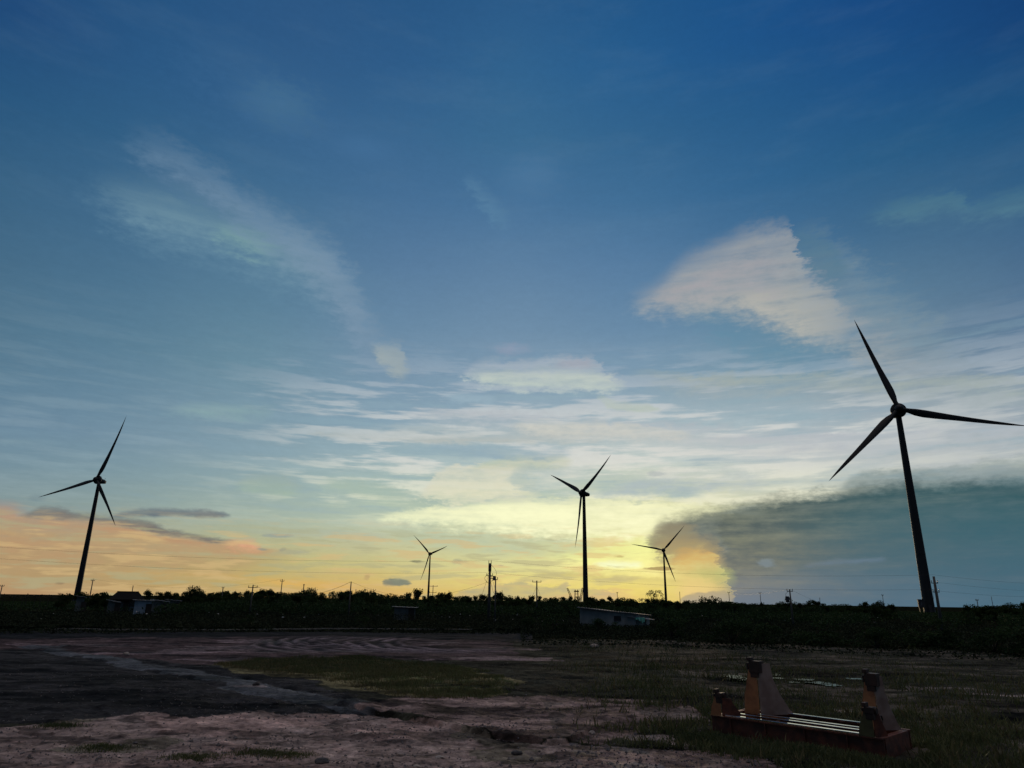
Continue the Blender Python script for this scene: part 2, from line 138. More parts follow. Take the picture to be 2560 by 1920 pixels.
class NT:
    """short hands for wiring one node tree"""
    def __init__(s, nt): s.nt = nt
    def new(s, t, **k):
        n = s.nt.nodes.new(t)
        for a, b in k.items(): setattr(n, a, b)
        return n
    def put(s, sock, v):
        if isinstance(v, (int, float)): sock.default_value = v
        elif isinstance(v, tuple): sock.default_value = (*v, 1)
        else: s.nt.links.new(v, sock)
    def m(s, op, a, b=None, c=None, clamp=False):
        n = s.new('ShaderNodeMath', operation=op, use_clamp=clamp)
        for i, v in enumerate((a, b, c)):
            if v is not None: s.put(n.inputs[i], v)
        return n.outputs[0]
    def mixc(s, f, a, b):
        n = s.new('ShaderNodeMix', data_type='RGBA')
        for i, v in ((0, f), (6, a), (7, b)): s.put(n.inputs[i], v)
        return n.outputs[2]
    def smooth(s, v, a, b):
        n = s.new('ShaderNodeMapRange', interpolation_type='SMOOTHSTEP')
        s.put(n.inputs[0], v); n.inputs[1].default_value = a; n.inputs[2].default_value = b
        return n.outputs[0]
    # a layer reads its bearing and height through after(), which makes the renderer
    # evaluate the layers one after another instead of holding them all at once
    def after(s, v, c): return s.m('ADD', v, s.m('MULTIPLY', c, 1e-12))
    def fcurve(s, u, pts):
        n = s.new('ShaderNodeFloatCurve'); cm = n.mapping; c = cm.curves[0]; cm.use_clip = False
        c.points[0].location = pts[0]; c.points[1].location = pts[-1]
        for p in pts[1:-1]: c.points.new(*p)
        for p in c.points: p.handle_type = 'AUTO_CLAMPED'
        cm.update(); s.put(n.inputs['Value'], u); return n.outputs[0]
GIN = [('Color', 'NodeSocketColor'), ('Bearing', 'NodeSocketFloat'), ('Height', 'NodeSocketFloat'), ('Edge', 'NodeSocketFloat'), ('Streak', 'NodeSocketFloat'), ('Fine', 'NodeSocketFloat')]
def layer(name, fill):
    """a cloud layer as a node group: fill(tree, inputs) -> colour"""
    g = bpy.data.node_groups.new(name, 'ShaderNodeTree')
    for n, t in GIN: g.interface.new_socket(n, in_out='INPUT', socket_type=t)
    g.interface.new_socket('Color', in_out='OUTPUT', socket_type='NodeSocketColor')
    T = NT(g); gi = T.new('NodeGroupInput'); go = T.new('NodeGroupOutput')
    g.links.new(fill(T, gi.outputs), go.inputs[0]); return g
def shape_layer(P, ct, cb, st, sb, op, nz, sk):
    def fill(T, I):
        out = I[0]; az, el = T.after(I[1], out), T.after(I[2], out); edge, nS, nE = I[3], I[4], I[5]
        a0, a1 = P[0][0], P[-1][0]
        lo = min(min(p[1], p[2]) for p in P); hi = max(max(p[1], p[2]) for p in P); rg = hi-lo
        u = T.m('DIVIDE', T.m('SUBTRACT', T.m('ADD', az, T.m('MULTIPLY', edge, nz*3.0)), a0), a1-a0, clamp=True)
        e = T.m('ADD', el, T.m('MULTIPLY', edge, nz*2.2))
        v = T.m('DIVIDE', T.m('SUBTRACT', e, lo), rg)
        top = T.fcurve(u, [((p[0]-a0)/(a1-a0), (p[1]-lo)/rg) for p in P])
        bot = T.fcurve(u, [((p[0]-a0)/(a1-a0), (p[2]-lo)/rg) for p in P])
        dt = T.m('SUBTRACT', top, v); db = T.m('SUBTRACT', v, bot)
        mk = T.m('MULTIPLY', T.smooth(dt, -st/rg/2, st/rg/2), T.smooth(db, -sb/rg/2, sb/rg/2))
        f = min(max(2.2*max(st, sb)/(a1-a0), .04), .35)
        mk = T.m('MULTIPLY', mk, T.m('MULTIPLY', T.smooth(u, 0, f), T.smooth(u, 1.0, 1.0-f)))
        mk = T.m('MULTIPLY', mk, T.m('ADD', op*(1-sk*.35), T.m('MULTIPLY', T.m('ADD', nS, T.m('MULTIPLY', nE, .5)), sk*2.4)), clamp=True)
        if ct != cb:
            t = T.m('DIVIDE', dt, T.m('ADD', T.m('ABSOLUTE', T.m('SUBTRACT', top, bot)), .02), clamp=True)
            c = T.mixc(t, ct, cb)
        else: c = ct
        return T.mixc(mk, out, c)
    return layer('cloud_bank', fill)
def puff_layer(a, e, ra, re, c, op, soft, nz):
    def fill(T, I):
        out = I[0]; az, el = T.after(I[1], out), T.after(I[2], out)
        dx = T.m('DIVIDE', T.m('SUBTRACT', az, a), ra); dy = T.m('DIVIDE', T.m('SUBTRACT', el, e), re)
        d = T.m('SQRT', T.m('ADD', T.m('MULTIPLY', dx, dx), T.m('MULTIPLY', dy, dy)))
        d = T.m('ADD', d, T.m('MULTIPLY', I[3], nz*3.0))
        return T.mixc(T.m('MULTIPLY', T.m('SUBTRACT', 1.0, T.smooth(d, 1-soft, 1+soft*.6)), op), out, c)
    return layer('cloud_puff', fill)

def build_world():
    w = bpy.data.worlds.new('World'); w.use_nodes = True
    nt = w.node_tree; nt.nodes.clear(); T = NT(nt); new, m, mixc, smooth = T.new, T.m, T.mixc, T.smooth; L = nt.links
    tc = new('ShaderNodeTexCoord'); sp = new('ShaderNodeSeparateXYZ'); L.new(tc.outputs['Generated'], sp.inputs[0])
    X, Y, Z = sp.outputs
    az = m('MULTIPLY', m('ARCTAN2', X, Y), 180/pi)
    el = m('MULTIPLY', m('ARCSINE', m('MULTIPLY', Z, 0.99999)), 180/pi)
    # clear-sky colours by height above the horizon, for nine bearings
    e01 = m('DIVIDE', el, 50.0, clamp=True)
    out = None; azs = sorted(SKY)
    for i, a in enumerate(azs):
        u, e = (az, e01) if out is None else (T.after(az, out), T.after(e01, out))
        r = new('ShaderNodeValToRGB'); cr = r.color_ramp; cr.interpolation = 'LINEAR'
        while len(cr.elements) > 1: cr.elements.remove(cr.elements[-1])
        for j, (h, c) in enumerate(zip(SKY_EL, SKY[a])):
            s = cr.elements[0] if j == 0 else cr.elements.new(h/50.0)
            s.position = h/50.0; s.color = (*c, 1)
        L.new(e, r.inputs[0])
        out = r.outputs[0] if out is None else mixc(smooth(u, azs[i-1]-2, a+2), out, r.outputs[0])
    # shared turbulence
    cv = new('ShaderNodeCombineXYZ'); L.new(az, cv.inputs[0]); L.new(el, cv.inputs[1])
    def noise(sx, sy, det, ro=.55, off=0.0, rot=0.0):
        mp = new('ShaderNodeMapping'); L.new(cv.outputs[0], mp.inputs[0]); mp.inputs['Scale'].default_value = (sx, sy, 1)
        mp.inputs['Location'].default_value = (off, off*.7, off)
        mp.inputs['Rotation'].default_value = (0, 0, rot)
        n = new('ShaderNodeTexNoise', noise_dimensions='2D'); L.new(mp.outputs[0], n.inputs['Vector']); n.inputs['Scale'].default_value = 1
        n.inputs['Detail'].default_value = det; n.inputs['Roughness'].default_value = ro
        return m('SUBTRACT', n.outputs[0], .5)
    nE = noise(.55, 1.5, 5, .62)              # ragged cloud edges
    nF = noise(1.6, 3.2, 3, .6, 9.0)          # small scale
    nS = noise(.10, .95, 5, .6, 3.0)          # long flat streaks
    nD = noise(.09, .42, 4, .6, 17.0, radians(28))  # high diagonal cirrus
    edge = m('ADD', nE, m('MULTIPLY', nF, .35))
    # thin cirrus everywhere, stronger low down
    low = m('SUBTRACT', 1.0, smooth(el, 9, 24))
    k = m('MULTIPLY', m('MULTIPLY', smooth(nS, -.06, .22), low), .13)
    out = mixc(k, out, mixc(smooth(el, 1.5, 7), (.72, .66, .44), (.50, .62, .64)))
    k = m('MULTIPLY', m('MULTIPLY', smooth(nS, .02, -.22), low), .20)
    out = mixc(k, out, mixc(smooth(el, 1.5, 7), (.50, .45, .30), (.24, .37, .45)))
    k = m('MULTIPLY', m('MULTIPLY', smooth(nD, -.05, .30), smooth(el, 12, 24)), .05)
    out = mixc(k, out, (.18, .30, .40))
    # broken flat bands of altocumulus above the glow, thinning to the left and upwards
    nB = noise(.075, .85, 5, .56, 41.0); nC = noise(.20, 1.5, 4, .55, 57.0)
    band = m('ADD', nB, m('MULTIPLY', nC, .55))
    win = m('MULTIPLY', m('MULTIPLY', smooth(el, 4.5, 8.5), m('SUBTRACT', 1.0, smooth(el, 15.0, 21.5))), smooth(az, -28, -6))
    lit = mixc(smooth(el, 5, 12), (.86, .87, .60), mixc(smooth(el, 12, 19), (.68, .69, .66), (.38, .46, .54)))
    out = mixc(m('MULTIPLY', m('MULTIPLY', smooth(band, -.05, .14), win), m('SUBTRACT', .80, m('MULTIPLY', smooth(az, 22, 36), .34))), out, lit)
    out = mixc(m('MULTIPLY', m('MULTIPLY', smooth(band, -.06, -.26), win), .60), out, (.27, .40, .47))
    for g in [shape_layer(*S) for S in SHAPES]+[puff_layer(*S) for S in PUFFS]:
        n = new('ShaderNodeGroup'); n.node_tree = g
        for i, s in enumerate((out, az, el, edge, nS, nE)): L.new(s, n.inputs[i])
        out = n.outputs[0]
    # thin warm and grey-green streaks low in the sunset
    wl = m('MULTIPLY', m('MULTIPLY', m('SUBTRACT', 1.0, smooth(el, 4.0, 6.5)), m('SUBTRACT', 1.0, smooth(az, 8, 13))), .55)
    out = mixc(m('MULTIPLY', smooth(nC, .02, .16), wl), out, (.66, .47, .22))
    out = mixc(m('MULTIPLY', smooth(nC, -.03, -.17), wl), out, (.42, .41, .24))
    # faint mottling
    k = m('ADD', 1.0, m('MULTIPLY', m('ADD', nF, nE), .07))
    vm = new('ShaderNodeVectorMath', operation='SCALE'); L.new(out, vm.inputs[0]); L.new(k, vm.inputs['Scale']); out = vm.outputs[0]
    # overhead: unseen bright warm patch added to light the ground; behind: dusk
    dist = m('ABSOLUTE', az)
    out = mixc(m('MULTIPLY', smooth(dist, 55, 85), m('SUBTRACT', 1.0, smooth(el, 45, 60))), out, (.030, .050, .085))
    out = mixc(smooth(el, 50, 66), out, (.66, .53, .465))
    sky = new('ShaderNodeTexSky', sky_type='NISHITA'); sky.sun_disc = False
    sky.sun_elevation = SUN_EL; sky.sun_rotation = SUN_AZ; sky.air_density = 1.2; sky.dust_density = 1.5
    s2 = new('ShaderNodeVectorMath', operation='SCALE'); L.new(sky.outputs[0], s2.inputs[0]); s2.inputs['Scale'].default_value = .06
    out = mixc(.03, out, s2.outputs[0])
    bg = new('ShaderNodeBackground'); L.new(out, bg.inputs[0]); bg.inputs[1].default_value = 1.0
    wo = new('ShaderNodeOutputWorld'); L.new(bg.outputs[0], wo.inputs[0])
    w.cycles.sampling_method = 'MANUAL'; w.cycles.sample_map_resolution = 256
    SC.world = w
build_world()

sl = bpy.data.lights.new('sun', 'SUN'); sl.energy = 0.5; sl.angle = radians(4); sl.color = (1.0, .72, .42)
so = bpy.data.objects.new('sun', sl); COL.objects.link(so)
so.rotation_euler = (Vector((sin(SUN_AZ)*cos(SUN_EL), cos(SUN_AZ)*cos(SUN_EL), sin(SUN_EL)))).to_track_quat('Z', 'Y').to_euler()

# ------------------------------------------------------------------ helpers
def fbm(x, y, octv=5, seed=0, lac=2.03, gain=.5):
    def h(ix, iy, s):
        n = (ix.astype(np.int64)*374761393 + iy.astype(np.int64)*668265263 + s*982451653) & 0xffffffff
        n = ((n ^ (n >> 13))*1274126177) & 0xffffffff
        n = (n ^ (n >> 16)) & 0xffff
        return n/65535.0
    out = np.zeros_like(x); amp = 1.0; tot = 0
    for o in range(octv):
        ix = np.floor(x); iy = np.floor(y); fx = x-ix; fy = y-iy
        fx = fx*fx*(3-2*fx); fy = fy*fy*(3-2*fy)
        a = h(ix, iy, seed+o); b = h(ix+1, iy, seed+o); c = h(ix, iy+1, seed+o); d = h(ix+1, iy+1, seed+o)
        out += amp*((a*(1-fx)+b*fx)*(1-fy)+(c*(1-fx)+d*fx)*fy); tot += amp
        amp *= gain; x = x*lac+13.7; y = y*lac+7.3
    return out/tot - .5

def tag(o, label=None, cat=None, group=None, kind=None):
    if label: o['label'] = label
    if cat: o['category'] = cat
    if group: o['group'] = group
    if kind: o['kind'] = kind
    return o
def empty(name, loc, rz=0.0, label=None, cat=None, group=None):
    o = bpy.data.objects.new(name, None); COL.objects.link(o)
    o.location = loc; o.rotation_euler = (0, 0, rz); o.empty_display_size = .3
    return tag(o, label, cat, group)
class MB:
    """collects shapes into one mesh"""
    def __init__(s): s.v = []; s.f = []
    def add(s, vs, fs):
        n = len(s.v); s.v += [tuple(map(float, p)) for p in vs]; s.f += [tuple(i+n for i in f) for f in fs]; return s
    def box(s, x0, x1, y0, y1, z0, z1, M=None):
        p = [(x, y, z) for z in (z0, z1) for y in (y0, y1) for x in (x0, x1)]
        if M is not None: p = [M @ Vector(q) for q in p]
        return s.add(p, [(0, 2, 3, 1), (4, 5, 7, 6), (0, 1, 5, 4), (2, 6, 7, 3), (0, 4, 6, 2), (1, 3, 7, 5)])
    def tube(s, pts, rad, n=8, cap=True):
        pts = [Vector(p) for p in pts]
        if not hasattr(rad, '__len__'): rad = [rad]*len(pts)
        k = len(s.v); rings = []
        for i, p in enumerate(pts):
            d = (pts[min(i+1, len(pts)-1)]-pts[max(i-1, 0)]).normalized()
            a = d.cross(Vector((0, 0, 1)) if abs(d.z) < .95 else Vector((1, 0, 0))).normalized(); b = d.cross(a)
            for j in range(n):
                t = 2*pi*j/n; s.v.append(tuple(p+(a*cos(t)+b*sin(t))*rad[i]))
        for i in range(len(pts)-1):
            for j in range(n):
                j2 = (j+1) % n
                s.f.append((k+i*n+j, k+i*n+j2, k+(i+1)*n+j2, k+(i+1)*n+j))
        if cap:
            s.f.append(tuple(k+j for j in range(n))[::-1]); s.f.append(tuple(k+(len(pts)-1)*n+j for j in range(n)))
        return s
    def lathe(s, prof, axis0, axis1, n=24):
        """profile of (distance along axis, radius)"""
        a0, d = Vector(axis0), (Vector(axis1)-Vector(axis0)).normalized()
        return s.tube([a0+d*t for t, r in prof], [max(r, .001) for t, r in prof], n)
    def prism(s, poly, p0, ux, uz, un, th):
        """flat outline (a,b) in the plane p0+a*ux+b*uz, thickness th along un"""
        p0, ux, uz, un = map(Vector, (p0, ux, uz, un)); n = len(poly)
        vs = [p0+ux*a+uz*b+un*t for t in (-th/2, th/2) for a, b in poly]
        return s.add(vs, [tuple(range(n))[::-1], tuple(range(n, 2*n))]+[(i, (i+1) % n, (i+1) % n+n, i+n) for i in range(n)])
    def build(s, name, mat, parent=None, smooth=False, bevel=0.0):
        me = bpy.data.meshes.new(name); me.from_pydata(s.v, [], s.f); me.validate(); me.update()
        if smooth: me.polygons.foreach_set('use_smooth', [True]*len(me.polygons))
        me.materials.append(mat)
        o = bpy.data.objects.new(name, me); COL.objects.link(o)
        if parent: o.parent = parent
        if bevel:
            b = o.modifiers.new('bevel', 'BEVEL'); b.width = bevel; b.segments = 2; b.limit_method = 'ANGLE'
        return o

# ------------------------------------------------------------------ materials
MATS = {}
def mat(name, c1, c2=None, rough=.6, scale=3.0, metal=0.0, bump=0.0, coords='Object', detail=6, stretch=(1, 1, 1), lo=.38, hi=.62, spec=.5, translucent=0):
    m_ = bpy.data.materials.new(name); m_.use_nodes = True; nt = m_.node_tree; N, L = nt.nodes, nt.links
    b = N['Principled BSDF']; b.inputs['Roughness'].default_value = rough; b.inputs['Metallic'].default_value = metal
    b.inputs['Specular IOR Level'].default_value = spec
    c2 = c2 or tuple(v*.7 for v in c1)
    tc = N.new('ShaderNodeTexCoord'); mp = N.new('ShaderNodeMapping'); mp.inputs['Scale'].default_value = stretch
    L.new(tc.outputs[coords], mp.inputs[0])
    n = N.new('ShaderNodeTexNoise'); n.inputs['Scale'].default_value = scale; n.inputs['Detail'].default_value = detail
    L.new(mp.outputs[0], n.inputs['Vector'])
    r = N.new('ShaderNodeValToRGB'); r.color_ramp.elements[0].position = lo; r.color_ramp.elements[1].position = hi
    r.color_ramp.elements[0].color = (*c1, 1); r.color_ramp.elements[1].color = (*c2, 1)
    L.new(n.outputs[0], r.inputs[0]); L.new(r.outputs[0], b.inputs['Base Color'])
    if bump:
        bp = N.new('ShaderNodeBump'); bp.inputs['Strength'].default_value = bump; bp.inputs['Distance'].default_value = .05
        L.new(n.outputs[0], bp.inputs['Height']); L.new(bp.outputs[0], b.inputs['Normal'])
    if translucent:
        b.inputs['Transmission Weight'].default_value = 0
        tr = N.new('ShaderNodeBsdfTranslucent'); mx = N.new('ShaderNodeMixShader'); mx.inputs[0].default_value = translucent
        L.new(r.outputs[0], tr.inputs[0]); L.new(b.outputs[0], mx.inputs[1]); L.new(tr.outputs[0], mx.inputs[2])
        L.new(mx.outputs[0], N['Material Output'].inputs[0])
    MATS[name] = m_
    return m_
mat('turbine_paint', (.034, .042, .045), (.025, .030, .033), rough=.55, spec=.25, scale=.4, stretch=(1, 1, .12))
mat('turbine_dark', (.06, .06, .065), (.04, .04, .045), rough=.5)
mat('rust_steel', (.18, .058, .030), (.08, .030, .02), rough=.65, scale=5, bump=.4)
mat('orange_paint', (.48, .21, .085), (.28, .11, .05), rough=.5, scale=4, lo=.42, hi=.7, bump=.15)
mat('ochre_paint', (.11, .105, .04), (.07, .06, .025), rough=.55, scale=4, lo=.42, hi=.7)
mat('worn_plate', (.40, .31, .26), (.27, .19, .155), rough=.6, scale=3, bump=.15)
mat('bare_steel', (.95, .94, .92), (.86, .84, .81), rough=.05, metal=1.0, scale=9)
mat('black_steel', (.06, .032, .022), (.03, .02, .015), rough=.6)
mat('concrete', (.20, .19, .17), (.13, .125, .11), rough=.85, scale=2, bump=.2)
mat('pole_concrete', (.13, .13, .12), (.085, .085, .08), rough=.85, scale=2)
mat('wire', (.03, .03, .03), rough=.5)
mat('insulator', (.10, .07, .06), rough=.3)
mat('shed_wall', (.26, .30, .30), (.19, .22, .215), rough=.8, scale=1.2, bump=.2)
mat('pale_wall', (.40, .50, .58), (.30, .38, .44), rough=.7, scale=1.2)
mat('dull_wall', (.16, .18, .17), (.10, .115, .11), rough=.8, scale=1.5)
mat('tin_roof', (.34, .37, .38), (.20, .21, .215), rough=.75, metal=0, scale=2.5, stretch=(.4, 3, 1))
mat('dark_roof', (.018, .016, .015), (.01, .01, .01), rough=.95, spec=.05)
mat('teal_sheet', (.42, .90, .78), (.22, .70, .58), rough=.5, scale=6, translucent=.4)
mat('door_wood', (.05, .04, .03), rough=.7)
mat('glass', (.03, .04, .05), rough=.1)
mat('crane_yellow', (.30, .12, .04), (.2, .08, .03), rough=.5)
mat('bark', (.05, .04, .03), (.03, .025, .02), rough=.9, scale=8, bump=.3)
mat('leaf_dark', (.030, .060, .022), (.016, .036, .014), rough=.9, spec=.15, scale=1.5, translucent=.25)
mat('leaf_mid', (.030, .055, .016), (.018, .035, .011), rough=.9, spec=.15, scale=1.5, translucent=.3)
mat('leaf_light', (.10, .12, .03), (.06, .08, .02), rough=.7, scale=1.5, translucent=.5)
mat('grass_mat', (.12, .135, .05), (.06, .085, .03), rough=.8, scale=.8, coords='Generated', translucent=.2)
mat('dry_grass', (.16, .14, .06), (.09, .08, .035), rough=.8, scale=.8, translucent=.2)
mat('scrub_mat', (.030, .044, .024), (.016, .024, .014), rough=.95, spec=.1, scale=.6, translucent=.1)
mat('pebble', (.16, .15, .15), (.07, .068, .07), rough=.7, scale=9)
mat('stone_pale', (.42, .38, .34), (.26, .23, .2), rough=.8, scale=12, bump=.3)
mat('stone_dark', (.045, .042, .042), (.03, .028, .028), rough=.8, scale=8, bump=.3)
mat('litter_pale', (.55, .55, .52), (.40, .40, .38), rough=.5, scale=10)
def water_mat():
    m_ = bpy.data.materials.new('puddle_water'); m_.use_nodes = True; N, L = m_.node_tree.nodes, m_.node_tree.links
    b = N['Principled BSDF']; b.inputs['Base Color'].default_value = (.03, .028, .026, 1); b.inputs['Roughness'].default_value = .06
    b.inputs['IOR'].default_value = 1.33
    n = N.new('ShaderNodeTexNoise'); n.inputs['Scale'].default_value = 3; bp = N.new('ShaderNodeBump'); bp.inputs['Strength'].default_value = .05
    L.new(n.outputs[0], bp.inputs['Height']); L.new(bp.outputs[0], b.inputs['Normal']); MATS['water'] = m_
water_mat()

# ------------------------------------------------------------------ ground
def ang_of(x, y): return np.degrees(np.arctan2(x, y))
def inpoly(px, py, poly):
    c = np.zeros(px.shape, bool); n = len(poly)
    for i in range(n):
        x0, y0 = poly[i][:2]; x1, y1 = poly[(i+1) % n][:2]
        if y0 == y1: continue
        k = ((y0 > py) != (y1 > py)) & (px < (x1-x0)*(py-y0)/(y1-y0)+x0)
        c ^= k
    return c
def segdist(px, py, pts):
    best = np.full(px.shape, 1e9); side = np.zeros(px.shape); al = np.zeros(px.shape); acc = 0
    for (x0, y0), (x1, y1) in zip(pts[:-1], pts[1:]):
        dx, dy = x1-x0, y1-y0; l2 = dx*dx+dy*dy; t = np.clip(((px-x0)*dx+(py-y0)*dy)/l2, 0, 1)
        qx, qy = px-(x0+t*dx), py-(y0+t*dy); d = np.hypot(qx, qy); k = d < best
        best = np.where(k, d, best); side = np.where(k, np.sign(dx*qy-dy*qx), side); al = np.where(k, acc+t*sqrt(l2), al)
        acc += sqrt(l2)
    return best, side, al
def wp(pts): return [tuple(G(x, y)[:2]) for x, y in pts]
BANK = wp([(840, 1764), (960, 1784), (1090, 1806), (1200, 1826), (1300, 1846), (1400, 1858)])
RUTS = wp([(900, 1772), (700, 1735), (560, 1700), (420, 1672), (250, 1640), (90, 1612)])
def relief(x, y):
    """height of the ground, metres"""
    r = np.hypot(x, y); a = ang_of(x, y)
    near = np.clip((120-r)/60, 0, 1)
    wx = x + 2.2*fbm(x*.18, y*.18, 3, 5); wy = y + 2.2*fbm(x*.18, y*.18, 3, 6)
    z = .26*fbm(wx*.12, wy*.12, 4, 1)*near + .14*fbm(wx*.6, wy*.9, 4, 2)*near + .05*fbm(x*2.6, y*2.9, 4, 3)*near
    lump = np.maximum(fbm(x*1.5+4, y*1.7, 4, 9)-.10, 0); z += .17*lump*near*np.clip((34-r)/10, .25, 1)
    clod = np.maximum(fbm(x*5.5, y*6.5, 3, 19)-.12, 0); z += .16*clod*np.clip((40-r)/12, 0, 1)
    # cut edge with a step down towards the viewer
    d, s, al = segdist(x, y, BANK); L_ = 14.0
    w = np.clip(al/1.2, 0, 1)
    dd = np.where(s > 0, d, -d) + .25*fbm(x*1.3, y*1.3, 4, 12)
    fall = np.clip(1-(np.abs(dd)-.0)/5.0, 0, 1)
    end = (al > .01) & (al < segdist(np.array([BANK[-1][0]]), np.array([BANK[-1][1]]), BANK)[2][0]-.01)
    z += np.where(end, (.10*np.clip(dd/.10+.5, 0, 1)*fall - .045*np.exp(-((dd+.12)/.12)**2)), 0)
    # ring-shaped tyre ruts far left of centre
    for (cx, cy), rr in TYRES:
        k, st = tyre(x, y, cx, cy, rr); z += k*.10*(st-.5)
    d, s, al = segdist(x, y, RUTS)
    z += -.06*np.exp(-((d-.9)/.25)**2)*(r < 60)
    # land falls gently beyond the fields
    z -= np.clip(r-320, 0, 4000)*.0022
    z -= np.clip((-26-a)/4, 0, 1)*np.clip(r-170, 0, 6000)*.0042
    return z
TYRES = [((-5.0, 58.0), 9.5), ((-1.5, 58.5), 9.0), ((-8.0, 57.0), 9.0), ((-11.5, 59.0), 5.0)]
def tyre(x, y, cx, cy, rr):
    dx = x-cx; dy = y-cy; q = np.hypot(dx, dy*.8)+1.2*fbm(x*.25, y*.25, 3, 8)
    k = np.exp(-((q-rr)/2.2)**4)*np.clip((-dx+3)/4, 0, 1)*np.clip((y-45)/4, 0, 1)*np.clip((64-y)/3, 0, 1)
    return k, .5+.5*np.sin(q*2*pi/1.15)
def hz(x, y): return float(relief(np.array([float(x)]), np.array([float(y)]))[0])

def ground_colour(x, y):
    r = np.hypot(x, y)
    wx = x + .9*fbm(x*.55, y*.55, 4, 31)*np.clip(r/22, .6, 4); wy = y + 1.6*fbm(x*.45, y*.45, 4, 32)*np.clip(r/22, .6, 4)
    f = fbm(x*.35, y*.35, 5, 33); g = fbm(x*1.7, y*1.7, 4, 34); s = fbm(x*.13, y*.6, 4, 35); hfr = fbm(x*6, y*6, 3, 36)
    c = np.empty(x.shape+(3,)); wet = np.full(x.shape, .85)
    def setc(mask, col, rg=None, amt=1.0):
        k = (mask.astype(float)*amt)[..., None]; c[:] = c*(1-k)+np.array(col)*k
        if rg is not None: wet[:] = wet*(1-k[..., 0])+rg*k[..., 0]
    c[:] = (.036, .038, .028)
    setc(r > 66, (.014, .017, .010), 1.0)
    setc((x > 6) & (r < 66), (.040, .042, .033))
    setc((x > 8) & (s > .05) & (r < 66), (.070, .064, .052))
    # dark strip of road just this side of the scrub
    setc(inpoly(x, y, wp([(-200, 1577), (1330, 1582), (1330, 1604), (900, 1606), (-200, 1596)])), (.018, .018, .021), .8)
    setc(inpoly(wx, wy, wp([(-200, 1596), (740, 1592), (1250, 1600), (1300, 1640), (1200, 1652), (800, 1642), (600, 1660), (520, 1672), (-200, 1640)])), (.070, .050, .052), .8)
    far_strip = inpoly(wx, wy, wp([(-200, 1600), (1330, 1600), (1400, 1660), (800, 1642), (600, 1660), (520, 1668), (-200, 1645)]))
    cr = fbm(x*.16, y*.55, 5, 95)
    setc(far_strip & (cr > .07), (.17, .125, .13), .7, .85)
    # dark gravel in the middle distance
    setc(inpoly(wx, wy, wp([(-300, 1618), (150, 1622), (520, 1664), (720, 1692), (880, 1742), (1010, 1762), (900, 1786), (610, 1786), (490, 1798), (366, 1789), (170, 1803), (-300, 1830)])), (.030, .030, .031), .8)
    d, sd, al = segdist(wx, wy, RUTS)
    setc(d < .8, (.080, .088, .098), .7, .8)
    setc(inpoly(x+.3*fbm(x*2, y*2, 3, 97), y+.4*fbm(x*2, y*2, 3, 98), wp([(575, 1716), (620, 1715), (670, 1719), (660, 1723), (600, 1722)])), (.17, .15, .15), .7)
    # grass patch
    setc(inpoly(wx, wy, wp([(510, 1664), (620, 1645), (900, 1640), (1150, 1668), (1290, 1700), (1260, 1738), (1100, 1752), (960, 1742), (860, 1722), (700, 1694)])), (.15, .14, .075), .85)
    gp = inpoly(wx, wy, wp([(620, 1645), (900, 1642), (1150, 1668), (1280, 1704), (1240, 1740), (1060, 1748), (900, 1700), (760, 1670)]))
    setc(gp & (g > -.02), (.066, .080, .036))
    # reddish trampled soil
    soil = inpoly(wx, wy, wp([(880, 1768), (1000, 1744), (1280, 1740), (1420, 1738), (1700, 1752), (1760, 1800), (1500, 1858), (1300, 1846), (1100, 1806)]))
    setc(soil, (.18, .136, .124), .8)
    setc(soil & (x > 1.2) & (f > .0), (.10, .088, .078), .85, .8)
    fore = inpoly(wx, wy, wp([(-900, 1822), (0, 1822), (170, 1803), (366, 1789), (490, 1798), (610, 1786), (900, 1786), (1100, 1808), (1300, 1848), (1500, 1862), (1860, 1874), (1960, 1925), (2000, 2600), (-2500, 2600)]))
    setc(fore, (.225, .178, .160), .8)
    setc(fore & (f > .10), (.10, .098, .072), .85, .75)
    setc(fore & (x > 1.5) & (x < 4) & (g > -.05), (.11, .108, .112), .7, .8)
    setc(fore & (g > .17), (.10, .085, .08), None, .7)
    setc(fore & (f < -.12), (.30, .215, .19), .75, .7)
    # right-hand side: pale sandy breaks in the weeds
    for P in ([(2240, 1714), (2350, 1718), (2560, 1730), (2600, 1744), (2400, 1738), (2260, 1728)], [(1700, 1842), (1740, 1838), (1765, 1858), (1700, 1866)], [(2000, 1905), (2250, 1912), (2300, 1935), (2000, 1935)], [(1560, 1838), (1700, 1842), (1690, 1858), (1570, 1852)], [(2080, 1776), (2180, 1776), (2200, 1786), (2090, 1784)]):
        setc(inpoly(wx, wy, wp(P)), (.20, .165, .150), .7, .9)
    m_ = np.clip(.92 + 1.1*g + .7*f + .9*hfr + 1.0*s, .22, 1.9)
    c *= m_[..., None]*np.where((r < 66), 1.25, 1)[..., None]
    # dark damp streaks and scuffs, and a few paler crusts
    st = fbm(x*.22, y*.75, 5, 91); d2 = fbm(x*1.1+3, y*2.2, 4, 92)
    c *= (1-.72*np.clip((st-.06)/.10, 0, 1)*(r < 75)*np.where(fore, .55, 1.0))[..., None]
    c *= (1-.60*np.clip((d2-.13)/.05, 0, 1))[..., None]
    c *= (1+.45*np.clip((-.10-d2)/.08, 0, 1))[..., None]
    # tyre ruts: pale lavender on the ridges, near-black in the grooves
    c *= np.where(fore | soil, 1.18, 1.0)[..., None]
    for (cx, cy), rr in TYRES:
        k, st = tyre(x, y, cx, cy, rr); st = st**2*np.clip(.8+2.5*fbm(x*.5, y*.3, 3, 77), 0, 1.4)
        c = c*(1-k[..., None]*.85) + (k*.85)[..., None]*(np.array((.26, .21, .235))*st[..., None]+.018)
    return c, wet

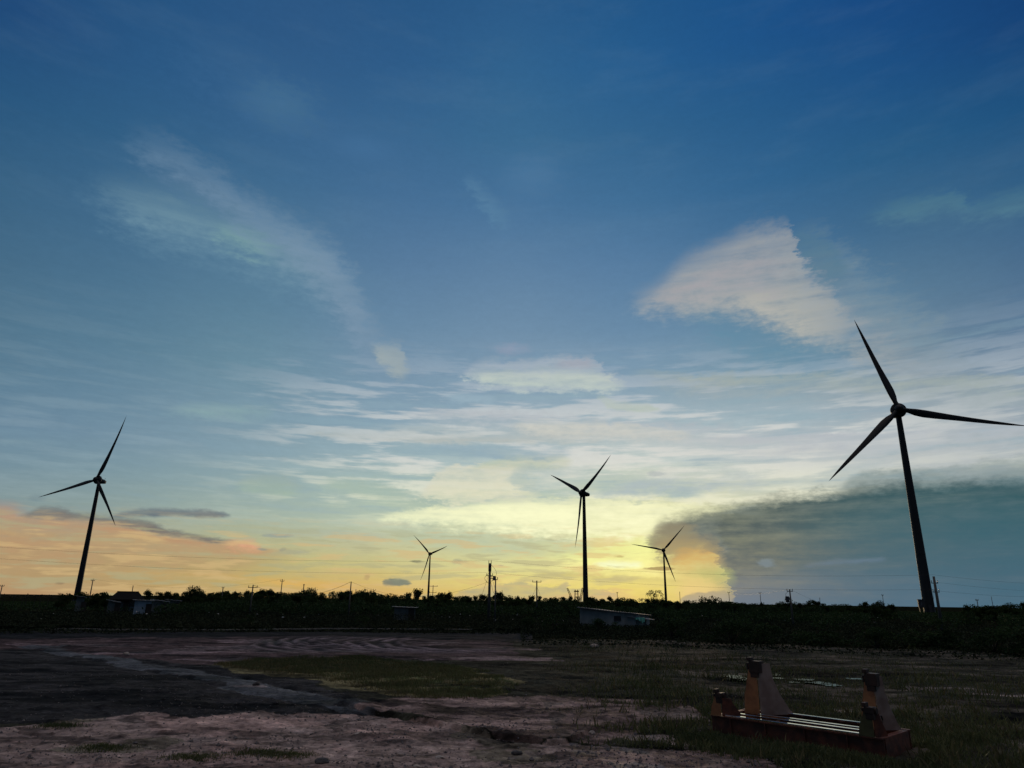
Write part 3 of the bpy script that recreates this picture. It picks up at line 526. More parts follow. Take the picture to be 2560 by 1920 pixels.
def build_ground():
    a = np.concatenate([np.linspace(-180, -50, 60, endpoint=False), np.linspace(-50, 50, 900), np.linspace(50, 180, 61)[1:-1]])
    R = np.concatenate([[.5, 2, 4, 6, 8, 10, 11.5], np.geomspace(12.5, 130, 620), np.geomspace(133, 40000, 110)])
    ar = np.radians(a); X = np.outer(R, np.sin(ar)); Y = np.outer(R, np.cos(ar)); Z = relief(X, Y)
    nR, nA = X.shape; co = np.stack([X, Y, Z], -1).reshape(-1, 3)
    i, j = np.meshgrid(np.arange(nR-1), np.arange(nA), indexing='ij'); j2 = (j+1) % nA
    F = np.stack([i*nA+j, (i+1)*nA+j, (i+1)*nA+j2, i*nA+j2], -1).reshape(-1, 4)[:, ::-1]
    me = bpy.data.meshes.new('ground'); me.vertices.add(len(co)); me.vertices.foreach_set('co', co.ravel())
    me.loops.add(F.size); me.loops.foreach_set('vertex_index', F.ravel().astype(np.int32))
    me.polygons.add(len(F)); me.polygons.foreach_set('loop_start', np.arange(0, F.size, 4, dtype=np.int32))
    me.update(); me.validate()
    me.polygons.foreach_set('use_smooth', np.ones(len(F), bool))
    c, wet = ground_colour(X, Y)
    at_ = me.attributes.new('soil', 'FLOAT_COLOR', 'POINT')
    at_.data.foreach_set('color', np.concatenate([c.reshape(-1, 3), wet.reshape(-1, 1)], 1).ravel())
    m_ = bpy.data.materials.new('earth'); m_.use_nodes = True; N, L = m_.node_tree.nodes, m_.node_tree.links
    b = N['Principled BSDF']; b.inputs['Specular IOR Level'].default_value = .12
    A = N.new('ShaderNodeAttribute'); A.attribute_name = 'soil'
    tc = N.new('ShaderNodeTexCoord')
    n1 = N.new('ShaderNodeTexNoise'); n1.inputs['Scale'].default_value = 7; n1.inputs['Detail'].default_value = 8; n1.inputs['Roughness'].default_value = .7
    L.new(tc.outputs['Object'], n1.inputs['Vector'])
    r = N.new('ShaderNodeMapRange'); r.inputs[1].default_value = .3; r.inputs[2].default_value = .7; r.inputs[3].default_value = .45; r.inputs[4].default_value = 1.5
    L.new(n1.outputs[0], r.inputs[0])
    v = N.new('ShaderNodeVectorMath'); v.operation = 'SCALE'; L.new(A.outputs['Color'], v.inputs[0]); L.new(r.outputs[0], v.inputs['Scale'])
    L.new(v.outputs[0], b.inputs['Base Color']); L.new(A.outputs['Alpha'], b.inputs['Roughness'])
    bp = N.new('ShaderNodeBump'); bp.inputs['Strength'].default_value = .8; bp.inputs['Distance'].default_value = .06
    L.new(n1.outputs[0], bp.inputs['Height']); L.new(bp.outputs[0], b.inputs['Normal'])
    df = N.new('ShaderNodeBsdfDiffuse'); L.new(v.outputs[0], df.inputs[0]); L.new(bp.outputs[0], df.inputs['Normal'])
    mr = N.new('ShaderNodeMapRange'); L.new(A.outputs['Alpha'], mr.inputs[0]); mr.inputs[1].default_value = .62; mr.inputs[2].default_value = .95
    mx = N.new('ShaderNodeMixShader'); L.new(mr.outputs[0], mx.inputs[0]); L.new(b.outputs[0], mx.inputs[1]); L.new(df.outputs[0], mx.inputs[2]); L.new(mx.outputs[0], N['Material Output'].inputs[0])
    me.materials.append(m_)
    o = bpy.data.objects.new('ground', me); COL.objects.link(o); tag(o, kind='structure')
build_ground()

# pale verge strip along the far edge of the road
def strip(name, pts, w, h, m_):
    V, Fc = [], []; P = [G(x, y)[:2] for x, y in pts]
    Q = [np.array(P[0])]
    for p, q in zip(P[:-1], P[1:]):
        n = max(2, int(np.hypot(*(np.array(q)-p))/1.5))
        Q += [np.array(p)+(np.array(q)-p)*k/n for k in range(1, n+1)]
    for q in Q:
        g = hz(*q); wv = w*(1+.35*random.uniform(-1, 1))
        for dy, z in ((0, -.3), (0, h), (wv, h*1.02), (wv, -.3)): V.append((q[0], q[1]+dy, g+z))
    for i in range(len(Q)-1):
        for k in range(3): Fc.append((i*4+k, i*4+k+1, (i+1)*4+k+1, (i+1)*4+k))
    m2 = MB(); m2.add(V, Fc); o = m2.build(name, m_); return o
o = strip('kerb', [(-260, 1574), (200, 1576), (560, 1577), (900, 1575), (1180, 1576)], .5, .14, MATS['concrete'])
tag(o, 'low pale concrete kerb along the far edge of the dark track, in front of the scrub', 'kerb')

# puddles lying in the weeds behind the steel cradle
def puddle(cx, cy, rx, ry, seed):
    c = G(cx, cy); e = G(cx+rx, cy); n = G(cx, cy-ry); ax, ay = abs(e[0]-c[0]), abs(n[1]-c[1]); V = []; rr = random.Random(seed)
    ph = [rr.uniform(0, 6) for _ in range(4)]
    for k in range(48):
        t = 2*pi*k/48; q = 1+.22*sin(2*t+ph[0])+.16*sin(5*t+ph[1])+.10*sin(9*t+ph[2])
        V.append((c[0]+ax*q*cos(t), c[1]+ay*q*sin(t)))
    z = max(hz(*p) for p in V[::6])*.35+hz(c[0], c[1])*.65+.06
    m2 = MB(); m2.add([(p[0], p[1], z) for p in V], [tuple(range(48))]); o = m2.build('puddle', MATS['water'])
    return tag(o, kind='structure')
for i, q in enumerate([(1835, 1697, 26, 4), (1862, 1702, 30, 3), (1936, 1692, 14, 2.5), (1944, 1703, 12, 2.5), (2012, 1708, 18, 2.5), (2040, 1713, 30, 3), (2075, 1718, 26, 3), (1985, 1713, 12, 1.5), (1905, 1690, 20, 2), (2150, 1704, 26, 2)]): puddle(*q, i)

# ------------------------------------------------------------------ wind turbines
def turbine(hub_px, yaw, R, phase, tilt, cone, label, dist_scale=1.0):
    c = Vector(G(hub_px[0], hub_px[1], 100.0)); ca, sa = cos(yaw), sin(yaw)
    n = Vector((sa*cos(tilt), -ca*cos(tilt), sin(tilt))); a = Vector((ca, sa, 0)); b = n.cross(a)
    if b.z < 0: b = -b
    base = Vector((c.x-sa*3.2, c.y+ca*3.2, 0)); base.z = hz(base.x, base.y)-.3
    root = empty('wind_turbine', base, 0, label, 'wind turbine', 'wind turbines on the plain')
    o = c-base
    prof = [(0, 2.55), (.9, 2.5)]+[(k*3.0, 2.5-(k*3.0)/(o.z-3.4)*1.15) for k in range(1, int((o.z-3.4)/3))]+[(o.z-3.4, 1.35)]
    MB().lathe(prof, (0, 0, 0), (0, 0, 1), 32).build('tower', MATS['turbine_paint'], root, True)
    for h in (27.9, 59.8):
        r_ = 2.5-h/(o.z-3.4)*1.15; MB().lathe([(0, r_+.01), (.01, r_+.06), (.24, r_+.06), (.25, r_+.01)], (0, 0, h), (0, 0, h+1), 32).build('tower_flange', MATS['turbine_paint'], root)
    MB().lathe([(-.2, 4.6), (.5, 4.6), (.9, 3.3)], (0, 0, 0), (0, 0, 1), 32).build('foundation', MATS['concrete'], root)
    d = MB().box(-.55, .55, -2.75, -2.3, 1.9, 4.3).build('door', MATS['turbine_dark'], root); d.rotation_euler.z = yaw
    st = MB()
    for k in range(6): st.box(-.6, .6, -2.7-.32*(6-k), -2.7-.32*(5-k), 0, .32*(k+1))
    st.box(-.62, -.56, -4.6, -2.7, .9, 1.0); st.box(.56, .62, -4.6, -2.7, .9, 1.0)
    s_ = st.build('stair', MATS['turbine_dark'], root); s_.rotation_euler.z = yaw
    # nacelle: short tail box behind a wide generator drum
    nc = empty_part = MB(); fr = o
    def P(u, v, w): return o+a*u+b*v+n*w     # across, up, forward
    body = MB(); rings = []
    for w, hw, hh, dz in ((-2.2, 2.1, 2.1, 0), (-3.5, 2.3, 2.2, -.1), (-7.2, 1.9, 1.8, -.1), (-9.2, 1.5, 1.35, .1), (-9.5, 1.1, 1.0, .15)):
        ring = []
        for k in range(16):
            t = 2*pi*k/16; cs, sn = cos(t), sin(t); e = .55
            ring.append(P(hw*abs(cs)**e*(1 if cs > 0 else -1), hh*abs(sn)**e*(1 if sn > 0 else -1)+dz, w))
        rings.append(ring)
    vs = [p for r_ in rings for p in r_]; fs = [(i*16+k, i*16+(k+1) % 16, (i+1)*16+(k+1) % 16, (i+1)*16+k) for i in range(4) for k in range(16)]
    fs += [tuple(range(16))[::-1], tuple(range(64, 80))]
    body.add(vs, fs); body.lathe([(0, 1.45), (2.4, 1.45)], o-Vector((0, 0, 3.6))-Vector((n.x, n.y, 0)).normalized()*3.2, o-Vector((n.x, n.y, 0)).normalized()*3.2, 24)
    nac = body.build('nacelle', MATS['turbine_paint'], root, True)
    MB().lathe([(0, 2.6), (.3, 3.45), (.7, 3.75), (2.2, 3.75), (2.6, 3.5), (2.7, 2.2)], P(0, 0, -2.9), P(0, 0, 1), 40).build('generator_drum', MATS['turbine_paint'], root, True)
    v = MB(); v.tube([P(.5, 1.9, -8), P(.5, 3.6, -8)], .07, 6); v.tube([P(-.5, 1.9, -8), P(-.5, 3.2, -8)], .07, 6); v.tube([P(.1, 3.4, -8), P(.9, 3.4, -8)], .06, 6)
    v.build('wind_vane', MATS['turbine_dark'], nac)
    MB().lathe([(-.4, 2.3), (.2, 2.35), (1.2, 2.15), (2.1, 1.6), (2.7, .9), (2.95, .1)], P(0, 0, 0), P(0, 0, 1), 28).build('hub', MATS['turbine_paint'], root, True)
    # blades
    S = [(1.2, 2.3, 1.0, 0), (3.0, 2.3, 1.0, 0), (5.0, 2.5, .80, 16), (8, 3.5, .50, 13), (12, 3.95, .34, 9), (18, 3.6, .26, 6), (26, 2.9, .22, 4), (35, 2.3, .20, 3), (44, 1.8, .18, 2), (51, 1.22, .17, 1), (55.5, .72, .17, 0), (58.5, .34, .16, 0), (60, .08, .16, 0)]
    for k in range(3):
        t = phase+k*2*pi/3; dr = b*cos(t)+a*sin(t); tg = n.cross(dr).normalized()
        vs = []; M_ = 20
        for (r_, ch, th, tw) in S:
            rr = r_*R/60; q = rr/R; cen = o+dr*rr*cos(cone)+n*(R*sin(cone)*q*q)
            # straight leading edge side, swept trailing edge
            cen += tg*(-(ch-2.3)*.22)
            twr = radians(tw+4); cd = tg*cos(twr)+n*sin(twr); td = n*cos(twr)-tg*sin(twr)
            for j in range(M_):
                u = 2*pi*j/M_; cs = cos(u)
                vs.append(cen+cd*(ch/2*cs)+td*(ch*th/2*sin(u)*(1 if th > .9 else (.55+.45*cs+.25))))
        fs = [(i*M_+j, i*M_+(j+1) % M_, (i+1)*M_+(j+1) % M_, (i+1)*M_+j) for i in range(len(S)-1) for j in range(M_)]
        fs += [tuple(range(M_))[::-1], tuple(range((len(S)-1)*M_, len(S)*M_))]
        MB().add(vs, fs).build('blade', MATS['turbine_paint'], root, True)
    return root, base
T1 = turbine((241, 1198.5), radians(-19.0), 60.2, radians(15.8), radians(7.9), radians(3.4), 'wind turbine at the far left, its tower rising beside a low hip-roofed house and trees')
T2 = turbine((1452.9, 1232), radians(-56.7), 52.0, radians(56.7), radians(7.6), radians(4.5), 'wind turbine before the yellow sunset glow with crane booms at its foot')
T3 = turbine((2247.5, 1022.8), radians(-17.0), 54.7, radians(105.7), radians(8.7), radians(4.2), 'largest and nearest wind turbine, on the right in front of the dark cloud bank')
T4 = turbine((1073.3, 1384.7), radians(-33.3), 60.0, radians(75.3), 0.0, radians(7.8), 'smallest and farthest wind turbine, left of the thick utility pole with the guy wires')
T5 = turbine((1658.5, 1375.3), radians(-15.4), 63.2, radians(41.7), radians(9.0), radians(-1.1), 'small distant wind turbine at the left tip of the dark cloud, beside an airy tree')

# ------------------------------------------------------------------ steel cradle in the foreground
def cradle():
    gx, gy = 5.41, 20.11; gz = hz(7.0, 19.3)-.04
    L_ = Vector((.69, -.725, 0)).normalized(); B_ = Vector((L_.y*-1, L_.x, 0)); Z_ = Vector((0, 0, 1)); O = Vector((0, 0, 0))
    root = empty('steel_cradle', (gx, gy, gz), 0, 'rusty orange steel cradle with four bright rails and gusseted end posts, lying on weedy ground', 'steel cradle')
    M_ = Matrix(((L_.x, B_.x, 0, 0), (L_.y, B_.y, 0, 0), (0, 0, 1, 0), (0, 0, 0, 1)))
    LEN, WID, TOP = 4.30, 1.86, .45
    # long I-beams: front and back
    for nm, y in (('side_beam', 0.0), ('side_beam', WID-.16)):
        m_ = MB(); m_.box(0, LEN, y+.06, y+.09, .035, TOP-.035, M_); m_.box(0, LEN, y, y+.16, 0, .032, M_); m_.box(0, LEN, y, y+.16, TOP-.032, TOP, M_)
        for t in (.55, 1.5, 2.5, 3.5): m_.box(t, t+.025, y+.004, y+.058, .034, TOP-.034, M_)
        m_.build(nm, MATS['rust_steel'], root)
    for t in (0.002, LEN-.162):
        m_ = MB(); m_.box(t, t+.16, .17, WID-.17, .0, TOP-.01, M_); m_.build('end_beam', MATS['rust_steel'], root)
    for t in (1.2, 2.3, 3.4):
        MB().box(t, t+.12, .17, WID-.17, .02, TOP-.12, M_).build('cross_member', MATS['rust_steel'], root)
    # four pale rails worn bright
    for y, t0 in ((.03, .42), (.50, .40), (.86, .9), (WID-.20, .62)):
        m_ = MB(); z0 = TOP+.003
        m_.box(t0, 3.80, y, y+.11, z0, z0+.04, M_); m_.build('rail', MATS['bare_steel'], root, bevel=.006)
    # posts: (t0,t1,y0,y1,height, plate flare)
    def post(t0, t1, yb, yf, H_, tall, pm):
        p = MB()
        hw = (t1-t0)
        # front plate: narrow at the head, wide at the foot
        fp = [(0, 0), (hw, 0), (hw, H_*.98), (hw*.52, H_*.98), (hw*.40, H_*.74), (hw*.10, H_*.35)]
        p.prism(fp, M_ @ Vector((t0, yb, TOP+.002)), L_, Z_, B_, .012)
        plate = p.build('front_plate', MATS[pm], root)
        q = MB()
        gd = (M_ @ Vector((yf[0], yf[1], 0)))-(M_ @ Vector((t1, yb, 0))); dep = gd.length; gd.normalize(); gn = Z_.cross(gd)
        if tall: sp = [(0, 0), (dep, 0), (dep*.86, H_*.10), (dep*.62, H_*.38), (dep*.45, H_*.66), (dep*.38, H_*.98), (0, H_*.98)]
        else: sp = [(0, 0), (dep, 0), (dep*.9, H_*.18), (dep*.6, H_*.55), (dep*.48, H_*.8), (0, H_*.8)]
        q.prism(sp, (M_ @ Vector((t1+.004, yb+.012, TOP+.002)))+gd*.02, gd, Z_, gn, .014)
        q.build('gusset', MATS['worn_plate' if tall else 'rust_steel'], root)
        h = MB()
        hz0 = TOP+H_*.80; hz1 = TOP+H_*1.03
        h.box(t1-hw*.46, t1+.10*(1 if tall else .4), yb-.03, yb+.24, hz0, hz1, M_); h.box(t1-hw*.40, t1+.04, yb-.02, yb+.2, hz0-.12, hz0-.002, M_)
        h.box(t1-hw*.62, t1-hw*.49, yb-.03, yb+.14, hz0+H_*.06, hz0+H_*.19, M_)
        h.box(t1-hw*.56, t1-hw*.30, yb-.05, yb+.16, hz1+.002, hz1+.09, M_)
        hd = h.build('post_head', MATS['black_steel'], root, bevel=.01)
        e = MB(); cc = M_ @ Vector((t1+.04, yb+.14, hz0+H_*.10))
        e.lathe([(0, .075), (.03, .075)], cc, cc+L_, 16); e.build('lifting_eye', MATS['black_steel'], hd)
        if not tall:
            r_ = MB(); cc = M_ @ Vector((t1+.03, yb+.42, TOP+H_*.55)); pts = [cc+B_*.09*cos(k*pi/6)+Z_*.09*sin(k*pi/6) for k in range(13)]
            r_.tube(pts, .018, 6); r_.build('ring', MATS['black_steel'], root)
    post(.02, .32, .0, (.66, .40), .54, False, 'orange_paint')
    post(.44, .88, 1.02, (1.44, 1.80), 1.30, True, 'orange_paint')
    post(3.80, 4.14, .0, (4.27, .38), .60, False, 'ochre_paint')
    post(3.50, 3.88, 1.02, (4.18, 1.55), 1.22, True, 'orange_paint')
    return root
cradle()

# ------------------------------------------------------------------ utility poles and wires
POLEG = 'utility poles across the fields'
TOPS = {}
def pole(key, x, ytop, D, label, rad=(.10, .16), arms=(), guys=False, extra=None, mat_='pole_concrete', lean=0.0):
    p = at(x, ytop, D); g = hz(p[0], p[1])-.2; H_ = p[2]-g
    root = empty('utility_pole', (p[0], p[1], g), 0, label, 'utility pole', POLEG)
    big = max(1.0, D/190)
    m_ = MB(); m_.tube([(0, 0, 0), (lean*.5, 0, H_*.5), (lean, 0, H_)], [rad[1]*big, (rad[0]+rad[1])/2*big, rad[0]*big], 10); m_.build('pole', MATS[mat_], root, True)
    for dz, hw in arms:
        a_ = MB(); a_.box(-hw+lean, hw+lean, -.06, .06, H_-dz-.05*big, H_-dz+.05*big); am = a_.build('crossarm', MATS['turbine_dark'], root)
        for sx in ((-hw*.92, hw*.92) if hw < .9 else (-hw*.92, 0, hw*.92)):
            i_ = MB(); i_.lathe([(0, .03*big), (.08, .06*big), (.14, .035*big), (.2, .06*big), (.3, .04*big)], (sx+lean, 0, H_-dz+.055*big), (sx+lean, 0, H_+9), 8); i_.build('insulator', MATS['insulator'], am)
    if guys:
        for sx in guys:
            MB().tube([(0, 0, H_*.86), (sx, .6, .2)], .018*big, 4).build('guy_wire', MATS['wire'], root)
    if extra: extra(root, H_)
    TOPS[key] = (p[0]+lean, p[1], p[2]); return root
def ex_main(root, H_):
    m_ = MB(); m_.lathe([(0, .24), (.9, .24)], (0, 0, H_-1.25), (0, 0, H_), 12); m_.build('fuse_box', MATS['turbine_dark'], root)
    m_ = MB(); m_.tube([(-.19, 0, H_-.35), (-.19, 0, H_+.45)], .05, 6); m_.tube([(.19, 0, H_-.35), (.19, 0, H_+.45)], .05, 6); m_.build('top_pin', MATS['turbine_dark'], root)
    m_ = MB(); m_.lathe([(0, .26), (.6, .26)], (.75, 0, H_-2.6), (.75, 0, H_), 10); m_.box(.1, .62, -.05, .05, H_-2.35, H_-2.25); m_.box(.1, .9, -.05, .05, H_-2.0, H_-1.92); m_.build('transformer', MATS['turbine_dark'], root)
    m_ = MB(); m_.tube([(-.15-.62*sin(k*pi/10), 0, H_-1.55-1.5*k/10) for k in range(11)], .03, 6); m_.tube([(.15+.9*sin(k*pi/12), 0, H_-.2-2.7*k/12) for k in range(13)], .02, 5)
    m_.tube([(.2, 0, H_-2.9), (.55, 0, H_-4.2), (1.4, 0, H_-5.6)], .02, 5); m_.build('cable_loop', MATS['wire'], root)
def ex_trafo(root, H_):
    m_ = MB(); m_.lathe([(0, .28), (.85, .28)], (-.5, 0, H_-1.9), (-.5, 0, H_), 10); m_.box(-.4, 0, -.05, .05, H_-1.5, H_-1.42); m_.build('transformer', MATS['turbine_dark'], root)
    m_ = MB(); m_.tube([(-.2-.5*sin(k*pi/8), 0, H_-.3-1.1*k/8) for k in range(9)], .025, 5); m_.build('cable_loop', MATS['wire'], root)
pole('main', 1225, 1408, 112, 'thick utility pole with transformer and looping cables, left of the turbine with the cranes', (.17, .26), [(1.9, .5)], guys=(-2.4, 2.6), extra=ex_main)
pole('near', 1239, 1447, 104, 'thin pale concrete utility pole close beside the thick one with the transformer', (.09, .13), [(.12, .3)])
pole('guyed', 1342, 1452, 150, 'utility pole with two guy wires, halfway between the thick pole and the central turbine', (.13, .17), [(.25, .95)], guys=(-2.6, 2.4))
pole('right', 2334, 1441, 116, 'dark utility pole standing close to the right of the nearest turbine tower', (.15, .24), [(.9, .0001+.45), (2.1, .45)], guys=(-1.3,))
pole('trafo', 1974, 1473, 118, 'utility pole with a small transformer on its left side, among the dark bushes', (.09, .16), [(.3, .45)], extra=ex_trafo)
pole('a', 6, 1462, 250, 'utility pole at the very left edge beside the wire fence', (.08, .14), [(.35, .6)])
pole('b', 233, 1447, 230, 'utility pole just right of the left turbine tower', (.09, .15), [(.5, .55)])
pole('c', 333, 1464, 300, 'short utility pole rising behind the roof of the hip-roofed house', (.08, .12))
pole('d', 558, 1468, 260, 'stubby utility pole just right of the big round tree', (.10, .15), [(.2, .4)])
pole('e', 633, 1462, 130, 'utility pole with a bracket of insulators, first to the left of the tall cross-armed one', (.09, .14), [(.45, .8)])
pole('f', 706, 1448, 190, 'tall slim utility pole with a small crossarm above the left treeline', (.09, .14), [(.5, .5)])
pole('g', 760, 1461, 300, 'short utility pole top beside the domed tree in the left treeline', (.11, .13), [(.2, .3)])
pole('h', 878, 1454, 125, 'plain utility pole where two wires meet, in front of the domed bush', (.08, .16))
pole('i', 890, 1473, 320, 'tiny utility pole top right behind the plain one', (.08, .1))
pole('j', 1083, 1463, 300, 'far utility pole with two crossarms, right of the smallest turbine', (.08, .12), [(.4, 1.9), (2.9, 1.5)])
pole('k', 1543, 1480, 380, 'tiny thin utility pole between the central turbine and the airy tree', (.06, .08), [(.5, .5)])
pole('l', 1699, 1479, 330, 'thin utility pole just right of the small turbine under the cloud tip', (.06, .08))
pole('m', 1822, 1481, 300, 'thin pole on the horizon, left one of the pair left of the transformer pole', (.06, .08), [(.1, .45)])
pole('n', 1900, 1482, 300, 'thin pole on the horizon, right one of the pair left of the transformer pole', (.06, .08), [(.1, .45)])
pole('o', 2206, 1487, 300, 'thin lone utility pole left of the nearest turbine tower', (.05, .08), [(.2, .3)])
pole('p', 2442, 1498, 240, 'short utility pole at the start of the right-hand hedge of trees', (.08, .11), [(.3, .4)])
pole('q', 2478, 1491, 260, 'thin utility pole rising behind the right-hand hedge of trees', (.05, .08))
pole('r', 2046, 1494, 240, 'small slanting post top in the low bushes right of the transformer pole', (.06, .09), lean=.4)
WG = 'overhead wires strung between the poles'
def wire(p, q, sag, label, r=.010):
    p, q = Vector(p), Vector(q); root = None; m_ = MB()
    pts = [p.lerp(q, k/28)-Vector((0, 0, sag*4*(k/28)*(1-k/28))) for k in range(29)]
    o = m_.tube(pts, r, 5, cap=True).build('overhead_wire', MATS['wire'], None); return tag(o, label, 'wire', WG)
tm, tr, tt = TOPS['main'], TOPS['right'], TOPS['trafo']
def pt(x, y, z): return tuple(G(x, y, z))
A1 = pt(-60, 1363.5, tm[2]+.5); A2 = pt(-60, 1392.5, tm[2]-1.1)
wire(A1, (tm[0], tm[1], tm[2]+.40), .8, 'upper long wire crossing the sunset sky from the left edge to the thick pole', .010)
wire(A2, (tm[0], tm[1], tm[2]-1.4), .8, 'lower long wire crossing the sunset sky from the left edge to the thick pole', .010)
wire((tm[0], tm[1], tm[2]+.40), (tr[0], tr[1], tr[2]+.22), .95, 'upper long wire from the thick pole to the pole beside the nearest turbine', .010)
wire((tm[0], tm[1], tm[2]-1.4), (tr[0]-.2, tr[1], tr[2]-1.75), .9, 'lower long wire from the thick pole to the pole beside the nearest turbine', .010)
E1 = pt(2660, 1461, tr[2]+.2); E2 = pt(2660, 1480, tr[2]-.9); E3 = pt(2660, 1492, tr[2]-2.1)
wire((tr[0], tr[1], tr[2]+.22), E1, .3, 'topmost of the three wires leaving the frame on the right')
wire((tr[0]+.45, tr[1], tr[2]-.8), E2, .3, 'middle one of the three wires leaving the frame on the right')
wire((tr[0]+.45, tr[1], tr[2]-1.95), E3, .3, 'lowest of the three wires leaving the frame on the right')
wire(TOPS['h'], TOPS['near'], 2.4, 'sagging wire from the plain pole on the left to the thin pale pole', .012)
wire(TOPS['e'], TOPS['h'], 2.0, 'sagging wire above the left treeline between the bracketed pole and the plain pole', .024)
wire(TOPS['b'], TOPS['f'], 2.2, 'faint wire from the pole by the left turbine to the tall slim pole', .012)
wire(TOPS['m'], tt, .8, 'faint wire running left from the transformer pole to a thin pole on the horizon', .012)
wire(tt, (TOPS['r'][0]+20, TOPS['r'][1]+30, TOPS['r'][2]-3.0), .6, 'wire slanting down to the right from the transformer pole', .012)
wire(TOPS['n'], TOPS['m'], .3, 'faint wire between the pair of thin poles on the horizon', .014)

# ------------------------------------------------------------------ cranes at the foot of the central turbine
def boom(p0, p1, w):
    m_ = MB(); p0, p1 = Vector(p0), Vector(p1); d = (p1-p0).normalized(); a = d.cross(Vector((0, 1, 0))).normalized()*w; b = Vector((0, 1, 0))*w
    C4 = [a+b, a-b, -a-b, -a+b]
    for c_ in C4: m_.tube([p0+c_, p1+c_*.6], w*.22, 4)
    n = 9
    for k in range(n):
        for j in range(4):
            q0 = p0.lerp(p1, k/n)+C4[j]*(1-.4*k/n); q1 = p0.lerp(p1, (k+1)/n)+C4[(j+1) % 4]*(1-.4*(k+1)/n); m_.tube([q0, q1], w*.12, 3)
    return m_
def crane(xb, xt, yt, D, label):
    pb = at(xb, 1492, D); ptp = at(xt, yt, D); g = hz(pb[0], pb[1])
    root = empty('crawler_crane', (pb[0], pb[1], g), 0, label, 'crane', 'cranes at the foot of the central turbine')
    MB().box(-2.2, 2.2, -2.5, 2.5, .9, 3.0).build('body', MATS['crane_yellow'], root)
    for sx in (-2.4, 1.5): MB().box(sx, sx+.9, -3, 3, 0, .9).build('track', MATS['turbine_dark'], root)
    MB().box(-2.9, -1.6, -2.6, -1.0, 1.2, 3.4).build('cab', MATS['crane_yellow'], root)
    boom((0, 0, 2.6), (ptp[0]-pb[0], 0, ptp[2]-g), .75).build('boom', MATS['crane_yellow'], root)
crane(1434, 1418, 1470, 600, 'crane with its boom leaning left, leftmost machine at the foot of the central turbine')
crane(1449, 1457, 1469, 560, 'crane whose short boom leans against the outline of the central turbine tower')
def scaffold():
    p = at(1441, 1474, 590); g = hz(p[0], p[1]); H_ = p[2]-g
    root = empty('scaffold_tower', (p[0], p[1], g), 0, 'square lattice tower standing between the two cranes', 'scaffold tower')
    for sx in (-1.5, 1.5):
        for sy in (-1.5, 1.5): MB().tube([(sx, sy, 0), (sx*.7, sy*.7, H_)], .25, 4).build('leg', MATS['crane_yellow'], root)
    m_ = MB()
    for k in range(1, 6):
        z = H_*k/5.5
        for sy in (-1.3, 1.3): m_.box(-1.4, 1.4, sy-.1, sy+.1, z, z+.3)
    m_.build('bracing', MATS['crane_yellow'], root)
    MB().box(-1.9, 1.9, -1.9, 1.9, H_*.86, H_*.92).build('platform', MATS['crane_yellow'], root)
scaffold()
# small junction cabinet mounted at the foot of the nearest turbine
p = T3[1]
cabn = empty('switch_cabinet', (p[0]-5.2, p[1]-3.0, p[2]+.3), radians(-17), 'small dark switch cabinet on a stand at the left foot of the nearest turbine', 'cabinet')
zt = at(2303, 1499, 390)[2]-p[2]-.3
MB().box(-1.3, 1.2, -.8, .8, zt*.45, zt).build('cabinet', MATS['turbine_dark'], cabn, bevel=.05)
for sx in (-1.0, .8): MB().box(sx, sx+.2, -.6, .6, 0, zt*.45).build('leg', MATS['turbine_dark'], cabn)
MB().box(-1.5, 1.4, -1.0, 1.0, zt+.003, zt+.16).build('roof', MATS['turbine_dark'], cabn)
MB().box(-.05, .0, -.83, -.80, zt*.6, zt*.8).build('handle', MATS['bare_steel'], cabn)

# ------------------------------------------------------------------ buildings
def place(x, y, D): p = at(x, y, D); return p[0], p[1], hz(p[0], p[1])
def zat(x, y, D): return at(x, y, D)[2]
def wpx(n, D, x=1280):   # metres per sighted unit of width at a distance
    p, q = at(x, 1500, D), at(x+n, 1500, D); return hypot(q[0]-p[0], q[1]-p[1])
def house():
    D = 170; x, y, g = place(317, 1500, D); ang = -atan2(x, y)
    root = empty('house', (x, y, g-.1), ang, 'dark hip-roofed house right of the left turbine, its ridge against the sunset', 'house')
    W = wpx(66, D, 317)/2; E_ = zat(317, 1496, D)-g; R_ = zat(317, 1478.5, D)-g; rw = wpx(54, D, 317)/2
    MB().box(-W, W, -3.5, 3.5, 0, E_).build('wall', MATS['dull_wall'], root)
    e = W+.9; m_ = MB(); m_.add([(-e, -4.5, E_-.1), (e, -4.5, E_-.1), (e, 4.5, E_-.1), (-e, 4.5, E_-.1), (-rw, 0, R_), (rw, 0, R_), (-e, -4.5, E_-.3), (e, -4.5, E_-.3), (e, 4.5, E_-.3), (-e, 4.5, E_-.3)],
        [(0, 1, 5, 4), (1, 2, 5), (2, 3, 4, 5), (3, 0, 4), (6, 7, 1, 0), (7, 8, 2, 1), (8, 9, 3, 2), (9, 6, 0, 3), (9, 8, 7, 6)]); rf = m_.build('roof', MATS['dark_roof'], root)
    MB().tube([(-rw, 0, R_+.03), (rw, 0, R_+.03)], .12, 6).build('ridge_cap', MATS['dark_roof'], rf)
    for sx in (-W*.62, W*.45):
        w_ = MB().box(sx-.6, sx+.6, -3.54, -3.502, 1.0, 2.1).build('window', MATS['glass'], root)
        MB().box(sx-.7, sx+.7, -3.58, -3.545, .9, .99).build('sill', MATS['pale_wall'], w_)
    d = MB().box(-.5, .45, -3.55, -3.502, .05, 2.15).build('door', MATS['door_wood'], root); MB().box(.3, .36, -3.60, -3.552, 1.05, 1.12).build('handle', MATS['bare_steel'], d)
house()
